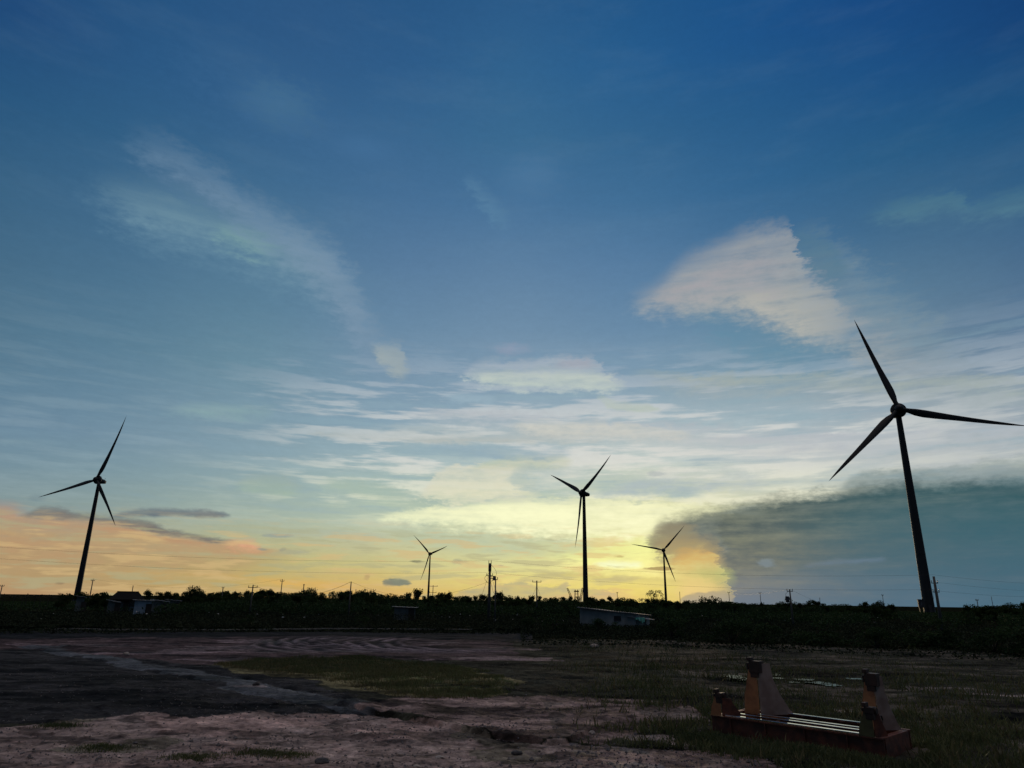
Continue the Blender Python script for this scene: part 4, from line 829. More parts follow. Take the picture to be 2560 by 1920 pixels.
def shed(xc, ybase, ytop, wid_px, D, dep, label, wall='pale_wall', slope=.0, group=None, over=.4, roof='tin_roof', door=True):
    x, y, g = place(xc, ybase, D); root = empty('shed', (x, y, g-.1), -atan2(x, y), label, 'shed', group)
    W = wpx(wid_px, D, xc)/2; H_ = max(1.6, zat(xc, ytop, D)-g)
    m_ = MB(); m_.add([(-W, -dep/2, 0), (W, -dep/2, 0), (W, dep/2, 0), (-W, dep/2, 0), (-W, -dep/2, H_+slope), (W, -dep/2, H_-slope), (W, dep/2, H_-slope-.0), (-W, dep/2, H_+slope)],
                      [(0, 1, 5, 4), (1, 2, 6, 5), (2, 3, 7, 6), (3, 0, 4, 7), (4, 5, 6, 7), (3, 2, 1, 0)]); m_.build('wall', MATS[wall], root)
    k = slope/W if W else 0; o_ = over; t = .07
    def zr(xx): return H_-k*xx+.02
    r_ = MB(); V = []
    nseg = max(8, int(2*W/.35))
    for i in range(nseg+1):
        xx = -W-o_+(2*W+2*o_)*i/nseg; zz = zr(xx)+(.03 if i % 2 else 0)
        V += [(xx, -dep/2-o_, zz-t), (xx, -dep/2-o_, zz), (xx, dep/2+o_, zz), (xx, dep/2+o_, zz-t)]
    Fc = [(i*4+j, i*4+(j+1) % 4, (i+1)*4+(j+1) % 4, (i+1)*4+j) for i in range(nseg) for j in range(4)]
    r_.add(V, Fc); rf = r_.build('roof', MATS[roof], root)
    if door:
        d = MB().box(W*.35, W*.35+.9, -dep/2-.04, -dep/2-.003, .05, min(1.9, H_-slope-.2)).build('door', MATS['door_wood'], root)
        MB().box(W*.35+.1, W*.35+.16, -dep/2-.09, -dep/2-.043, .95, 1.02).build('handle', MATS['bare_steel'], d)
    return root, W, H_, dep
SG = 'low farm sheds near the hip-roofed house'
shed(201, 1500, 1490, 20, 165, 3, 'small shed with a pale flat roof just right of the left turbine foot', 'dull_wall', .1, SG)
shed(357, 1516, 1499, 42, 140, 4, 'shed with a pale bluish wall below the hip-roofed house', 'pale_wall', .05, SG)
shed(399, 1516, 1500, 38, 150, 3.5, 'dull grey shed adjoining the pale bluish one on its right', 'dull_wall', .15, SG)
shed(432, 1512, 1499, 34, 165, 3, 'low shed with a thin light roof edge left of the big round tree', 'dull_wall', .1, SG)
shed(283, 1510, 1501, 26, 150, 3, 'small lean-to partly hidden by shrubs in front of the hip-roofed house', 'dull_wall', .15, SG)
shed(1012, 1530, 1516, 52, 118, 3, 'low green-grey hut with a thin pale roof edge, left of the thick utility pole', 'dull_wall', .05)
# grey shed with the long slanting roof
def big_shed():
    D = 104; xl, xr = 1450, 1590; pl = at(xl, 1560, D); pr = at(xr, 1562, D-3)
    g = min(hz(pl[0], pl[1]), hz(pr[0], pr[1])); d = Vector((pr[0]-pl[0], pr[1]-pl[1], 0)); Ln = d.length; ang = atan2(d.y, d.x)
    root = empty('barn', (pl[0], pl[1], g-.1), ang, 'grey shed with long slanting tin roof and bright teal sheet at its right end', 'shed')
    zl = zat(xl, 1518, D)-g+.1; zr_ = zat(xr, 1533.5, D-3)-g+.1; dep = 6
    MB().add([(0, 0, 0), (Ln, 0, 0), (Ln, dep, 0), (0, dep, 0), (0, 0, zl-.08), (Ln, 0, zr_-.08), (Ln, dep, zr_-.45), (0, dep, zl-.45)],
             [(0, 1, 5, 4), (1, 2, 6, 5), (2, 3, 7, 6), (3, 0, 4, 7), (3, 2, 1, 0), (4, 5, 6, 7)]).build('wall', MATS['shed_wall'], root)
    V = []; ns = 46
    for i in range(ns+1):
        u = i/ns; xx = -.3+(Ln+.6)*u; zz = zl+(zr_-zl)*((xx)/Ln)+.04*sin(u*9)*.5+(.025 if i % 2 else 0)
        dd = -.35-.12*sin(u*7)
        V += [(xx, dd, zz-.10), (xx, dd, zz), (xx, dep+.4, zz-.28), (xx, dep+.4, zz-.40)]
    MB().add(V, [(i*4+j, i*4+(j+1) % 4, (i+1)*4+(j+1) % 4, (i+1)*4+j) for i in range(ns) for j in range(4)]).build('roof', MATS['tin_roof'], root)
    # lean-to at the right
    L2 = wpx(26, D-3, 1600); z2 = zat(1600, 1544, D-3)-g+.1
    lt = MB(); lt.box(Ln+.01, Ln+L2*.30, .3, dep*.6, 0, z2-.1); lt.build('annex_wall', MATS['shed_wall'], root)
    V = []
    for i in range(17):
        xx = Ln-1.2+(L2+1.3)*i/16; zz = z2+.15-.02*i+(.02 if i % 2 else 0)
        V += [(xx, -.3, zz-.06), (xx, -.3, zz), (xx, dep*.62, zz-.12), (xx, dep*.62, zz-.2)]
    MB().add(V, [(i*4+j, i*4+(j+1) % 4, (i+1)*4+(j+1) % 4, (i+1)*4+j) for i in range(16) for j in range(4)]).build('annex_roof', MATS['tin_roof'], root)
    # torn teal sheet
    rr = random.Random(4); xs = np.linspace(Ln+.1, Ln+L2*1.0, 15); V = []
    for i, xx in enumerate(xs):
        dr = (.36 if i < 10 else .75)*(1+.35*rr.uniform(-1, 1)); V += [(xx, -.42+.05*sin(i*1.3), z2+.02), (xx, -.44+.07*sin(i*1.7), z2-dr), (xx, -.415+.07*sin(i*1.7), z2-dr), (xx, -.395+.05*sin(i*1.3), z2+.02)]
    MB().add(V, [(i*4+j, i*4+(j+1) % 4, (i+1)*4+(j+1) % 4, (i+1)*4+j) for i in range(14) for j in range(4)]).build('hanging_sheet', MATS['teal_sheet'], root)
    for t in (L2*.98,): MB().tube([(Ln+t, -.2, 0), (Ln+t, -.2, z2)], .06, 6).build('post', MATS['door_wood'], root)
    w_ = MB().box(Ln*.62, Ln*.62+1.0, -.04, -.003, zr_*.45, zr_*.8).build('window', MATS['glass'], root)
    MB().box(Ln*.62-.06, Ln*.62+1.06, -.09, -.043, zr_*.43, zr_*.447).build('sill', MATS['concrete'], w_)
big_shed()
# ------------------------------------------------------------------ wire fence on the left skyline
def fence():
    P = [at(x, 1493, 190) for x in (-40, 8, 35, 57, 66, 88, 102, 121, 147, 172)]; tops = [1484, 1484, 1486, 1488, 1483, 1487, 1485, 1486, 1488, 1489]
    g0 = hz(P[0][0], P[0][1]); root = empty('wire_fence', (P[0][0], P[0][1], g0), 0, 'thin wire fence with uneven posts on the bare skyline at the far left', 'fence')
    T_ = []
    for (p, yt), xx in zip(zip(P, tops), (-40, 8, 35, 57, 66, 88, 102, 121, 147, 172)):
        z = at(xx, yt, 190)[2]; g = hz(p[0], p[1]); T_.append((p[0]-P[0][0]+.15, p[1]-P[0][1], z-g0))
        MB().tube([(p[0]-P[0][0], p[1]-P[0][1], g-g0-.2), T_[-1]], .06, 5).build('post', MATS['door_wood'], root)
    for k in (.0, .35):
        m_ = MB()
        for a_, b_ in zip(T_[:-1], T_[1:]):
            A_, B_ = Vector(a_)-Vector((0, 0, .15+k)), Vector(b_)-Vector((0, 0, .15+k)); m_.tube([A_, (A_+B_)/2-Vector((0, 0, .15)), B_], .022, 4)
        m_.build('strand', MATS['wire'], root)
fence()

# ------------------------------------------------------------------ trees
def leaf_cloud(rr, lobes, n, size, flat=.75, lean=.0):
    """many small bent leaf clumps through the lobes' volume, thinner towards the rims"""
    V, Fc = [], []
    L_ = []; wts = [l[3]**2 for l in lobes]
    for _ in range(n):
        cx, cy, cz, r = rr.choices(lobes, wts)[0]
        while True:
            x, y, z = (rr.uniform(-1, 1) for _ in range(3)); q = x*x+y*y+z*z
            if q < 1: break
        q = sqrt(q); k = (q**.35)/max(q, .05) if q > 0 else 1
        k *= 1+.18*rr.gauss(0, 1)
        p = Vector((cx+x*r*k, cy+y*r*k, cz+z*r*k*flat)); s = size*rr.uniform(.5, 1.4)
        a = Vector((rr.gauss(0, 1), rr.gauss(0, 1), rr.gauss(0, .7))).normalized(); b = a.cross(Vector((rr.gauss(0, 1), rr.gauss(0, 1), rr.gauss(0, 1)))).normalized()
        i = len(V); m_ = p+a*s*.1+Vector((0, 0, -s*.15))
        V += [p-a*s, p+b*s*.45, p+a*s+Vector((0, 0, -s*.3)), p-b*s*.45]
        Fc.append((i, i+1, i+2, i+3))
    return V, Fc
def tree_proto(kind, seed):
    """unit-ish tree, 1 m = total height; returns meshes (trunk, crown)"""
    rr = random.Random(seed); tr = MB(); lobes = []; tips = []
    spec = dict(bushy=(.20, .38, 11, .21, 1500, .046), tufted=(.34, .24, 9, .16, 1000, .042), round=(.16, .52, 24, .27, 5200, .036), airy=(.30, .40, 14, .13, 900, .030), shrub=(.03, .50, 14, .24, 1500, .042), dome=(.08, .75, 20, .30, 3600, .042))[kind]
    h0, spread, nl, lr, nleaf, ls = spec
    tr.tube([(0, 0, -.05), (.01, 0, h0*.5), (rr.uniform(-.02, .02), .01, h0), (rr.uniform(-.05, .05), rr.uniform(-.05, .05), .72)], [.028, .022, .018, .006], 6)
    for k in range(nl):
        t = 2*pi*k/nl+rr.uniform(-.5, .5); q = sqrt(rr.uniform(.05, 1)); z = h0+(1-h0-lr*.8)*rr.uniform(.15 if kind != 'shrub' else .0, 1)*(1 if kind != 'dome' else .9)
        if kind in ('round', 'dome'): z = h0+.12+(1-h0-lr)*sqrt(max(0, 1-(q*.95)**2))*rr.uniform(.35, 1)
        if kind == 'tufted': q *= 1-.5*(z-h0)/(1-h0)
        p = Vector((cos(t)*q*spread, sin(t)*q*spread, min(z, 1-lr*.7))); lobes.append((p.x, p.y, p.z, lr*rr.uniform(.6, 1.1)))
        st = Vector((0, 0, h0*rr.uniform(.7, 1.2))); tr.tube([st, st.lerp(p, .5)+Vector((0, 0, .03)), p], [.012, .008, .004], 4)
    lobes.append((rr.uniform(-.05, .05), rr.uniform(-.05, .05), 1-lr*.8, lr*.7))
    V, Fc = leaf_cloud(rr, lobes, nleaf, ls)
    if kind == 'tufted':
        for _ in range(7):
            x, y = rr.gauss(0, spread*.45), rr.gauss(0, spread*.45); h = rr.uniform(.82, 1.06)
            v2, f2 = leaf_cloud(rr, [(x, y, h-.05*j, .045+.012*j) for j in range(4)], 40, ls*.8)
            n = len(V); V += v2; Fc += [tuple(i+n for i in f) for f in f2]
    def mk(name, v, f, m_):
        me = bpy.data.meshes.new(name); me.from_pydata([tuple(p) for p in v], [], f); me.update(); me.materials.append(m_); return me
    lm = {'airy': 'leaf_light', 'bushy': 'leaf_mid', 'tufted': 'leaf_mid'}.get(kind, 'leaf_dark')
    return mk('trunk', tr.v, tr.f, MATS['bark']), mk('crown', V, Fc, MATS[lm])
PROTO = {k: [tree_proto(k, s) for s in range(3, 3+n)] for k, n in (('bushy', 4), ('tufted', 4), ('round', 2), ('airy', 1), ('shrub', 4), ('dome', 1))}
def plant(name, kind, x, y, h, label, cat, group=None, i=None, w=1.0, rs=None):
    rr = rs or random; pr = PROTO[kind][(i if i is not None else rr.randrange(99)) % len(PROTO[kind])]
    g = hz(x, y); e = empty(name, (x, y, g-.05), rr.uniform(0, 6.28), label, cat, group); e.scale = (h*w, h*w, h)
    for nm, me in zip(('trunk', 'crown'), pr):
        c_ = bpy.data.objects.new(nm, me); COL.objects.link(c_); c_.parent = e
    return e
# skyline read off the photograph: (bearing column, row of the tree tops)
SKYL = [(150, 1494), (180, 1490), (240, 1484), (262, 1487), (375, 1492), (400, 1483), (450, 1483), (520, 1482), (540, 1478), (580, 1476), (630, 1477), (700, 1476), (740, 1479), (850, 1478), (930, 1480), (1000, 1483), (1050, 1484), (1080, 1487), (1130, 1487), (1200, 1488), (1260, 1487), (1320, 1491), (1400, 1490), (1480, 1490), (1560, 1492), (1620, 1495), (1700, 1500), (1760, 1501), (1800, 1502), (1900, 1505), (1980, 1506), (2100, 1510), (2200, 1511), (2250, 1516), (2400, 1518), (2430, 1514), (2470, 1510), (2560, 1509), (2700, 1509)]
def sky_y(x): return float(np.interp(x, [p[0] for p in SKYL], [p[1] for p in SKYL]))
rs = random.Random(21)
TG = 'small trees of the plantation along the horizon'
# landmark trees
def landmark(kind, x, ytop, D, w, label, i=0):
    p = at(x, ytop, D); g = hz(p[0], p[1]); plant('tree', kind, p[0], p[1], (p[2]-g)*1.02, label, 'tree', 'landmark trees', i, w, rs)
landmark('round', 494, 1461, 175, .62, 'big round dark tree, tallest in the left treeline, right of the farm sheds', 0)
landmark('bushy', 463, 1478, 180, .8, 'bushy tree touching the left side of the big round tree', 1)
landmark('bushy', 528, 1480, 180, .9, 'low bushy tree touching the right side of the big round tree', 2)
landmark('bushy', 162, 1482, 175, .9, 'small bushy tree just left of the left turbine foot', 0)
landmark('bushy', 207, 1476, 175, .9, 'bushy tree behind the small shed right of the left turbine foot', 3)
landmark('bushy', 238, 1483, 170, 1.0, 'dark shrub-like tree at the foot of the utility pole near the left turbine', 1)
landmark('bushy', 258, 1479, 178, .8, 'small tree directly left of the hip-roofed house', 2)
landmark('tufted', 370, 1477, 185, .9, 'solitary little tree right of the hip-roofed house', 0)
landmark('tufted', 401, 1479, 185, .9, 'slanting pointed tree above the grey sheds', 1)
landmark('bushy', 420, 1477, 185, .9, 'round-headed small tree above the grey sheds', 0)
landmark('bushy', 441, 1479, 185, .9, 'small tree between the grey sheds and the big round tree', 3)
landmark('dome', 772, 1466, 260, .75, 'domed tree bulging above the left treeline beside a short pole', 0)
landmark('dome', 912, 1470, 250, .85, 'low domed tree in the left treeline right of the plain pole', 0)
landmark('tufted', 1045, 1474, 200, .9, 'spiky tree left of the smallest turbine foot', 2)
landmark('bushy', 1100, 1480, 210, .8, 'small tree right of the far double-crossarm pole', 1)
landmark('tufted', 1122, 1480, 210, .9, 'second small tree right of the far double-crossarm pole', 3)
landmark('tufted', 1248, 1481, 190, .9, 'small spiky tree at the foot of the thick pole', 0)
landmark('airy', 1640, 1474, 290, .95, 'airy thin-leaved tree glowing yellow left of the small turbine under the cloud tip', 0)
landmark('dome', 1781, 1487, 190, .9, 'dark rounded tree where the dark cloud meets the horizon', 0)
landmark('bushy', 1967, 1492, 230, .7, 'small round-topped tree just left of the transformer pole', 1)
landmark('bushy', 2033, 1499, 230, .9, 'low dark tree right of the transformer pole', 2)
landmark('bushy', 2163, 1503, 220, .8, 'small bush-like tree, left one of a pair left of the nearest turbine', 0)
landmark('round', 2194, 1501, 220, .7, 'small round tree, right one of a pair left of the nearest turbine', 1)
landmark('tufted', 2415, 1512, 200, .9, 'small pointed tree at the left end of the right-hand hedge', 3)
# rows of plantation trees, each its own object
n_row = 0
LM = sorted([(187, 'the left turbine foot'), (317, 'the hip-roofed house'), (494, 'the big round tree'), (558, 'the stubby pole'), (633, 'the bracketed pole'), (706, 'the tall slim pole'), (772, 'the domed tree'), (878, 'the plain pole'), (912, 'the low domed tree'), (1045, 'the spiky tree'), (1073, 'the smallest turbine'), (1225, 'the thick pole'), (1342, 'the guyed pole'), (1440, 'the cranes'), (1463, 'the central turbine'), (1543, 'the tiny thin pole'), (1640, 'the airy tree'), (1672, 'the small turbine foot'), (1781, 'the dark rounded tree'), (1861, 'the pair of thin poles'), (1974, 'the transformer pole'), (2033, 'the low dark tree'), (2180, 'the bushy pair'), (2320, 'the nearest turbine'), (2442, 'the short hedge pole'), (2478, 'the thin hedge pole')])
ORD = ['first', 'second', 'third', 'fourth', 'fifth', 'sixth', 'seventh', 'eighth', 'ninth', 'tenth', 'eleventh', 'twelfth']
CNT = {}
KW = {'tufted': 'spiky-topped', 'bushy': 'bushy', 'shrub': 'low broad'}
for D0, D1, step, drop in ((205, 290, 19, 0), (150, 200, 26, 7)):
    x = 528.0 if drop == 0 else 250.0
    while x < 2600:
        x += step*rs.uniform(.55, 1.3)
        if 2245 < x < 2405 or (x < 500 and drop == 0): continue
        D = rs.uniform(D0, D1); yt = sky_y(x)+drop+rs.uniform(-3, 3.5); p = at(x, yt, D); g = hz(p[0], p[1]); h = p[2]-g
        if h < 1.2: continue
        kd = rs.choice(['tufted', 'bushy', 'tufted', 'shrub'] if x < 1750 else ['shrub', 'bushy', 'shrub', 'tufted'])
        ref = [l for l in LM if l[0] <= x] or [LM[0]]; ref = ref[-1][1]; ky = (ref, kd, drop); CNT[ky] = CNT.get(ky, 0)+1
        lb = '%s %s tree right of %s in the %s row' % (ORD[min(CNT[ky], 12)-1], KW[kd], ref, 'far skyline' if drop == 0 else 'nearer')
        plant('tree', kd, p[0], p[1], h, lb, 'tree', TG, None, rs.uniform(.8, 1.35), rs); n_row += 1
# bushes one can tell apart in the scrub
BG = 'dark bushes in the scrub'
for (x, y, D, h, w, lab) in ((1495, 1574, 88, 1.5, 1.3, 'rounded dark bush against the left part of the grey shed wall'), (1540, 1576, 86, 1.1, 1.3, 'low dark bush against the right part of the grey shed wall'),
    (1390, 1580, 84, 2.1, 1.5, 'broad dark bush left of the grey shed'), (1320, 1578, 88, 1.5, 1.2, 'small dark bush below the guyed pole'), (1680, 1585, 74, 2.0, 1.7, 'wide dark bush right of the grey shed, nearest to it'),
    (1830, 1590, 66, 2.2, 1.7, 'dark bush below the pair of thin poles'), (1905, 1592, 66, 1.8, 1.6, 'low dark bush left of the transformer pole foot'), (2050, 1590, 68, 2.2, 1.7, 'broad dark bush right of the transformer pole foot'),
    (2190, 1594, 66, 1.8, 1.6, 'dark bush below and left of the nearest turbine'), (2340, 1592, 70, 2.5, 1.6, 'large dark bush at the foot of the pole beside the nearest turbine'), (2480, 1596, 66, 1.9, 1.6, 'dark bush near the right edge of the scrub'),
    (2580, 1600, 62, 2.3, 1.6, 'dark bush cut by the right edge'), (900, 1568, 92, 1.3, 1.3, 'low bush at the foot of the plain pole'), (620, 1566, 95, 1.2, 1.3, 'low bush at the foot of the bracketed pole')):
    p = G(x, y); s_ = hypot(p[0], p[1]); k = D/s_
    plant('bush', 'shrub', p[0]*k, p[1]*k, h, lab, 'bush', BG, None, w, rs)
# understorey and far plantation that reads as one mass
def mass(name, mat_, n, gen, kind='stuff'):
    nr = np.random.default_rng(5+n % 97); X, Y, Zb, H_, S_ = gen(nr, n)
    g = relief(X, Y); Z = g+H_; u = nr.normal(size=(n, 3)); u[:, 2] *= .6; u /= np.linalg.norm(u, axis=1)[:, None]
    w = np.cross(u, nr.normal(size=(n, 3))); w /= np.linalg.norm(w, axis=1)[:, None]
    c = np.stack([X, Y, Z], 1); s = S_[:, None]
    V = np.stack([c-u*s, c+w*s*.5, c+u*s-np.array([0, 0, .3])*s, c-w*s*.5], 1).reshape(-1, 3)
    return mesh_quads(name, V, mat_, kind)
def mesh_quads(name, V, mat_, kind):
    n = len(V)//4; me = bpy.data.meshes.new(name); me.vertices.add(len(V)); me.vertices.foreach_set('co', V.astype(np.float32).ravel())
    me.loops.add(4*n); me.loops.foreach_set('vertex_index', np.arange(4*n, dtype=np.int32)); me.polygons.add(n); me.polygons.foreach_set('loop_start', np.arange(0, 4*n, 4, dtype=np.int32))
    me.update(); me.materials.append(mat_); o = bpy.data.objects.new(name, me); COL.objects.link(o); return tag(o, kind=kind)
skx = np.array([p[0] for p in SKYL], float); sky_ = np.array([p[1] for p in SKYL], float)
ska = np.array([degrees(atan2(*_ray(x, y)[:2])) for x, y in SKYL]); ske = np.array([tan(atan2(_ray(x, y)[2], hypot(*_ray(x, y)[:2]))) for x, y in SKYL])
def topz(az, D): return CAM_H+np.interp(az, ska, ske)*D
def gen_wood(nr, n):
    D = nr.uniform(130, 330, n); az = nr.uniform(-46, 46, n); D = np.where((az < -26) | ((az > 26.5) & (az < 34)), D*nr.uniform(1, 2.2, n), D); X = D*np.sin(np.radians(az)); Y = D*np.cos(np.radians(az))
    g = relief(X, Y); top = np.maximum(topz(az, D)-g-.6-D*.0035, .8)
    top = top*(.72+.7*fbm(X*.25, Y*.25, 3, 41)); top = np.where((az > 26.5) & (az < 34), np.minimum(top, 2.2), top)
    top = np.where(az < -31, np.minimum(top, .9), np.where(az < -26, np.minimum(top, 1.3), top))
    return X, Y, None, top*nr.uniform(0, 1, n)**.6, nr.uniform(.14, .34, n)
mass('woodland', MATS['leaf_dark'], 170000, gen_wood)
def gen_scrub(nr, n):
    az = nr.uniform(-46, 46, n); D = np.where(nr.uniform(0, 1, n) < .2, 80-24*nr.uniform(0, 1, n)**2*(az > 1), nr.uniform(73, 150, n)); X = D*np.sin(np.radians(az)); Y = D*np.cos(np.radians(az))
    h = np.clip(.45+1.5*fbm(X*.16, Y*.12, 4, 51)+.9*fbm(X*.6, Y*.5, 3, 52), .10, 1.6)*np.clip((D-58)/50, .12, 1)*(1+.5*fbm(X*.05, Y*.05, 2, 58))
    h = np.where((az > 3.5) & (az < 12) & (D < 108), np.minimum(h, .3), h); h = np.where((az > -37) & (az < -25) & (D > 120), np.minimum(h, .5), h)
    return X, Y, None, h*nr.uniform(0, 1, n)**.7, nr.uniform(.06, .18, n)
mass('scrub', MATS['scrub_mat'], 150000, gen_scrub)
# grass: upright thin blades
def blades(name, mat_, n, sampler, seed):
    nr = np.random.default_rng(seed); X, Y, H_ = sampler(nr, n); n = len(X); g = relief(X, Y)-.01
    t = nr.uniform(0, 2*pi, n); lx, ly = np.cos(t), np.sin(t); wd = H_*.07+.004; bx, by = nr.normal(0, .35, n)*H_, nr.normal(0, .35, n)*H_
    a = np.stack([X-lx*wd, Y-ly*wd, g], 1); b = np.stack([X+lx*wd, Y+ly*wd, g], 1)
    c = np.stack([X+bx*.5+lx*wd*.6, Y+by*.5+ly*wd*.6, g+H_*.62], 1); d = np.stack([X+bx, Y+by, g+H_], 1)
    return mesh_quads(name, np.stack([a, b, c, d], 1).reshape(-1, 3), mat_, 'stuff')
GP = wp([(560, 1660), (640, 1642), (900, 1640), (1150, 1664), (1300, 1700), (1250, 1745), (1060, 1750), (900, 1712), (760, 1690)])
def in_patch(nr, n):
    P = np.array(GP); X = nr.uniform(P[:, 0].min(), P[:, 0].max(), n*3); Y = nr.uniform(P[:, 1].min(), P[:, 1].max(), n*3)
    k = inpoly(X+1.0*fbm(X*.5, Y*.5, 3, 31), Y+1.2*fbm(X*.5, Y*.5, 3, 32), GP) & (fbm(X*.8, Y*.8, 3, 61) > nr.uniform(-.25, .2, n*3)); X, Y = X[k][:n], Y[k][:n]
    return X, Y, np.random.default_rng(3).uniform(.03, .13, len(X))*(1+1.2*np.maximum(fbm(X*.6, Y*.6, 2, 62), 0))
blades('grass', MATS['grass_mat'], 60000, in_patch, 11)
def dry_patch(nr, n):
    X, Y, H_ = in_patch(nr, n); return X-.5, Y-.3, H_*1.1
blades('dry_grass', MATS['dry_grass'], 22000, dry_patch, 15)
CR = np.array([7.2, 19.2])
def right_weeds(nr, n):
    r = 12/np.sqrt(nr.uniform((12/66.)**2, 1, n*3)); az = nr.uniform(-6, 46, n*3); X = r*np.sin(np.radians(az)); Y = r*np.cos(np.radians(az))
    c, w_ = ground_colour(X, Y); veg = (c[:, 0] < .105) & (X > 1.5-0*Y)
    edge_ = np.clip((X-(1.5+.0*Y))/5, 0, 1)
    fore = inpoly(X, Y, wp([(-900, 1822), (900, 1786), (1300, 1848), (1500, 1862), (1800, 1868), (2000, 2000)]))
    k = veg & ~fore & (fbm(X*.35, Y*.35, 4, 71) > nr.uniform(-.22, .16, n*3)) & (nr.uniform(0, 1, n*3) < edge_)
    # keep clear of the cradle's own footprint
    L_ = np.array([.69, -.725]); B_ = np.array([.725, .69]); t = (X-5.41)*L_[0]+(Y-20.11)*L_[1]; b = (X-5.41)*B_[0]+(Y-20.11)*B_[1]
    k &= ~((t > -.1) & (t < 4.7) & (b > -.05) & (b < 2.0))
    X, Y, r = X[k][:n], Y[k][:n], r[k][:n]
    return X, Y, np.random.default_rng(4).uniform(.05, .20, len(X))*(1+2.2*np.maximum(fbm(X*.4, Y*.4, 3, 72), 0))
blades('weeds', MATS['grass_mat'], 110000, right_weeds, 12)
def dry(nr, n):
    X, Y, H_ = right_weeds(nr, n); return X+nr.normal(0, .2, len(X)), Y+nr.normal(0, .2, len(X)), H_*1.4
blades('dry_stalks', MATS['dry_grass'], 12000, dry, 13)
# weeds crowding the near side of the cradle
def tuft_gen(nr, n):
    cen = [G(1830, 1868), G(1900, 1880), G(1960, 1872), G(2250, 1880), G(2330, 1860), G(1800, 1850), G(2420, 1850), G(2120, 1893), G(1760, 1846), G(2020, 1880), G(2180, 1900), G(640, 1880), G(480, 1890), G(150, 1818), G(260, 1868), G(720, 1885)]
    q = nr.integers(0, len(cen), n); C_ = np.array(cen)[q]; sd = np.where(q < 11, .55, .35)
    X = C_[:, 0]+nr.normal(0, 1, n)*sd; Y = C_[:, 1]+nr.normal(0, 1, n)*sd*.55
    H_ = nr.uniform(.04, .24, n)*np.where(q < 11, 1, .35)*np.exp(-((X-C_[:, 0])**2+(Y-C_[:, 1])**2)*.8)
    L_ = np.array([.69, -.725]); B_ = np.array([.725, .69]); t = (X-5.41)*L_[0]+(Y-20.11)*L_[1]; b = (X-5.41)*B_[0]+(Y-20.11)*B_[1]
    k = ~((t > -.1) & (t < 4.7) & (b > -.05) & (b < 2.0)); return X[k], Y[k], H_[k]
blades('weed_tufts', MATS['grass_mat'], 26000, tuft_gen, 14)
# pebbles and gravel (uncountable)
def gravel():
    nr = np.random.default_rng(8); n = 12000; r = 14/np.sqrt(nr.uniform((14/45.)**2, 1, n)); az = nr.uniform(-44, 20, n); X = r*np.sin(np.radians(az)); Y = r*np.cos(np.radians(az))
    k = fbm(X*.5, Y*.5, 3, 81) > nr.uniform(-.3, .3, n); X, Y = X[k], Y[k]; n = len(X); g = relief(X, Y); s = nr.uniform(.008, .035, n)*np.where(nr.uniform(0, 1, n) < .03, 1.7, .9)
    O = np.array([[1, 0, 0], [0, 1, 0], [-1, 0, 0], [0, -1, 0], [0, 0, .8], [0, 0, -.8]], float)
    V = (O[None]*s[:, None, None]*nr.uniform(.6, 1.4, (n, 6, 1))); V[:, :, 0] += X[:, None]; V[:, :, 1] += Y[:, None]; V[:, :, 2] += (g+s*.3)[:, None]
    Ft = [(0, 1, 4), (1, 2, 4), (2, 3, 4), (3, 0, 4), (1, 0, 5), (2, 1, 5), (3, 2, 5), (0, 3, 5)]
    F_ = (np.arange(n)[:, None, None]*6+np.array(Ft)[None]).reshape(-1, 3)
    me = bpy.data.meshes.new('gravel'); me.from_pydata(V.reshape(-1, 3).tolist(), [], F_.tolist()); me.update(); me.materials.append(MATS['pebble'])
    o = bpy.data.objects.new('gravel', me); COL.objects.link(o); tag(o, kind='stuff')
gravel()
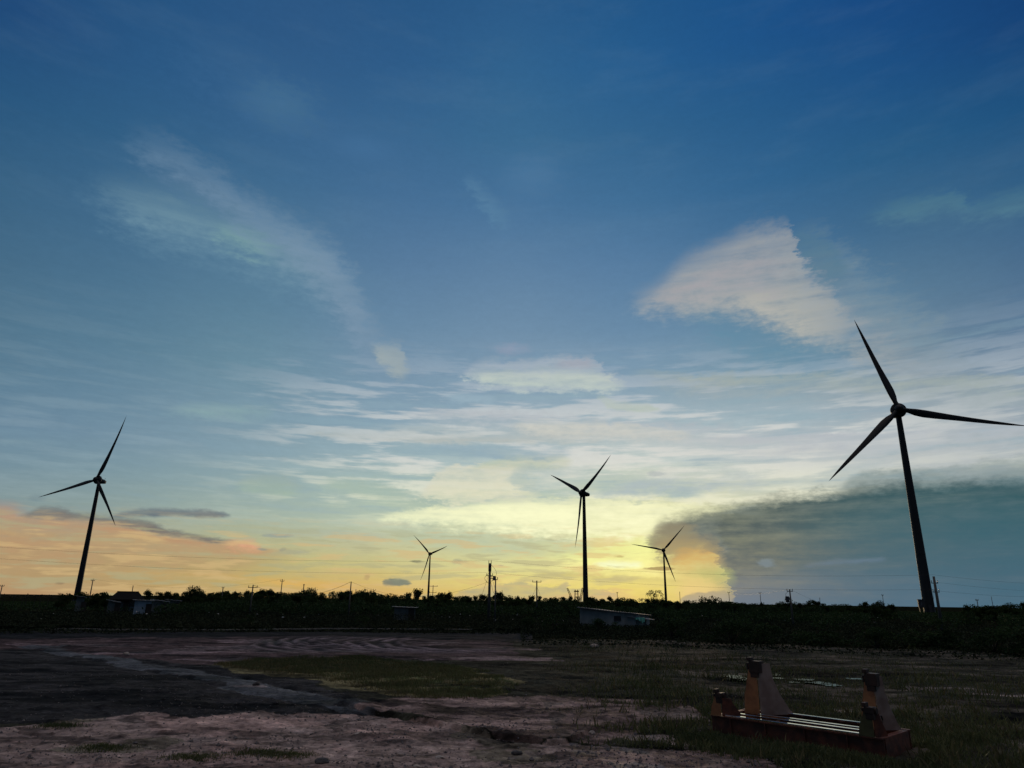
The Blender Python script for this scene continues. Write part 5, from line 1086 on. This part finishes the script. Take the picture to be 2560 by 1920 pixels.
# single stones
def rock(x, y, s, label, mat_='stone_pale', seed=0, flat=.7):
    p = G(x, y); bm = bmesh.new(); bmesh.ops.create_icosphere(bm, subdivisions=3, radius=1); rr = random.Random(seed); o_ = [rr.uniform(0, 9) for _ in range(3)]
    P = np.array([v.co[:] for v in bm.verts]); f = fbm(P[:, 0]*1.4+o_[0], P[:, 1]*1.4+P[:, 2]*1.1+o_[1], 3, seed)
    for v, k in zip(bm.verts, f): v.co = v.co*(1+.7*k); v.co.z *= flat; v.co *= s
    me = bpy.data.meshes.new('stone'); bm.to_mesh(me); bm.free(); me.materials.append(MATS[mat_]); o = bpy.data.objects.new('stone', me); COL.objects.link(o)
    o.location = (p[0], p[1], hz(p[0], p[1])+s*flat*.35); o.rotation_euler = (0, 0, rr.uniform(0, 6)); return tag(o, label, 'stone', 'loose stones on the bare soil')
rock(1479, 1831, .085, 'pale round stone on the soil left of the steel cradle', 'stone_pale', 1)
rock(1485, 1620, .30, 'pale stone lump in the far weeds below the grey shed', 'stone_pale', 2)
rock(1293, 1881, .12, 'dark clod of earth on the pale foreground soil near the centre', 'stone_dark', 3, .5)
rock(893, 1834, .09, 'flat pale stone on the soil below the cut edge', 'stone_pale', 4, .35)
rock(1100, 1890, .10, 'low flat stone on the foreground soil left of the dark clod', 'stone_pale', 5, .3)
rock(316, 1634, .16, 'small pale stone on the dark gravel at the left', 'stone_pale', 6)
rock(805, 1903, .16, 'dark lump at the bottom edge of the foreground soil', 'stone_dark', 7, .4)
rock(640, 1718, .12, 'small stone on the dark gravel beside the long pale slick', 'stone_dark', 8)
rock(1043, 1912, .09, 'small stone at the bottom edge right of the dark lump', 'stone_pale', 9, .4)
# litter caught in the scrub
rs2 = random.Random(9); LG = 'scraps of pale litter caught in the scrub'
for k in range(46):
    x = rs2.uniform(20, 1500) if k < 34 else rs2.uniform(1700, 2300); y = rs2.uniform(1538, 1568); p = G(x, y); s = rs2.uniform(.06, .17)
    V = [(s*rs2.uniform(-1, 1), s*rs2.uniform(-1, 1), s*rs2.uniform(0, 1.2)) for _ in range(8)]
    bm = bmesh.new(); [bm.verts.new(v) for v in V]; bmesh.ops.convex_hull(bm, input=bm.verts); me = bpy.data.meshes.new('litter_scrap'); bm.to_mesh(me); bm.free(); me.materials.append(MATS['litter_pale'])
    o = bpy.data.objects.new('litter_scrap', me); COL.objects.link(o); o.location = (p[0], p[1], hz(p[0], p[1])+.5+.3*rs2.random()); tag(o, 'tiny scrap of pale litter caught in the dark scrub belt behind the bare ground', 'litter', LG)
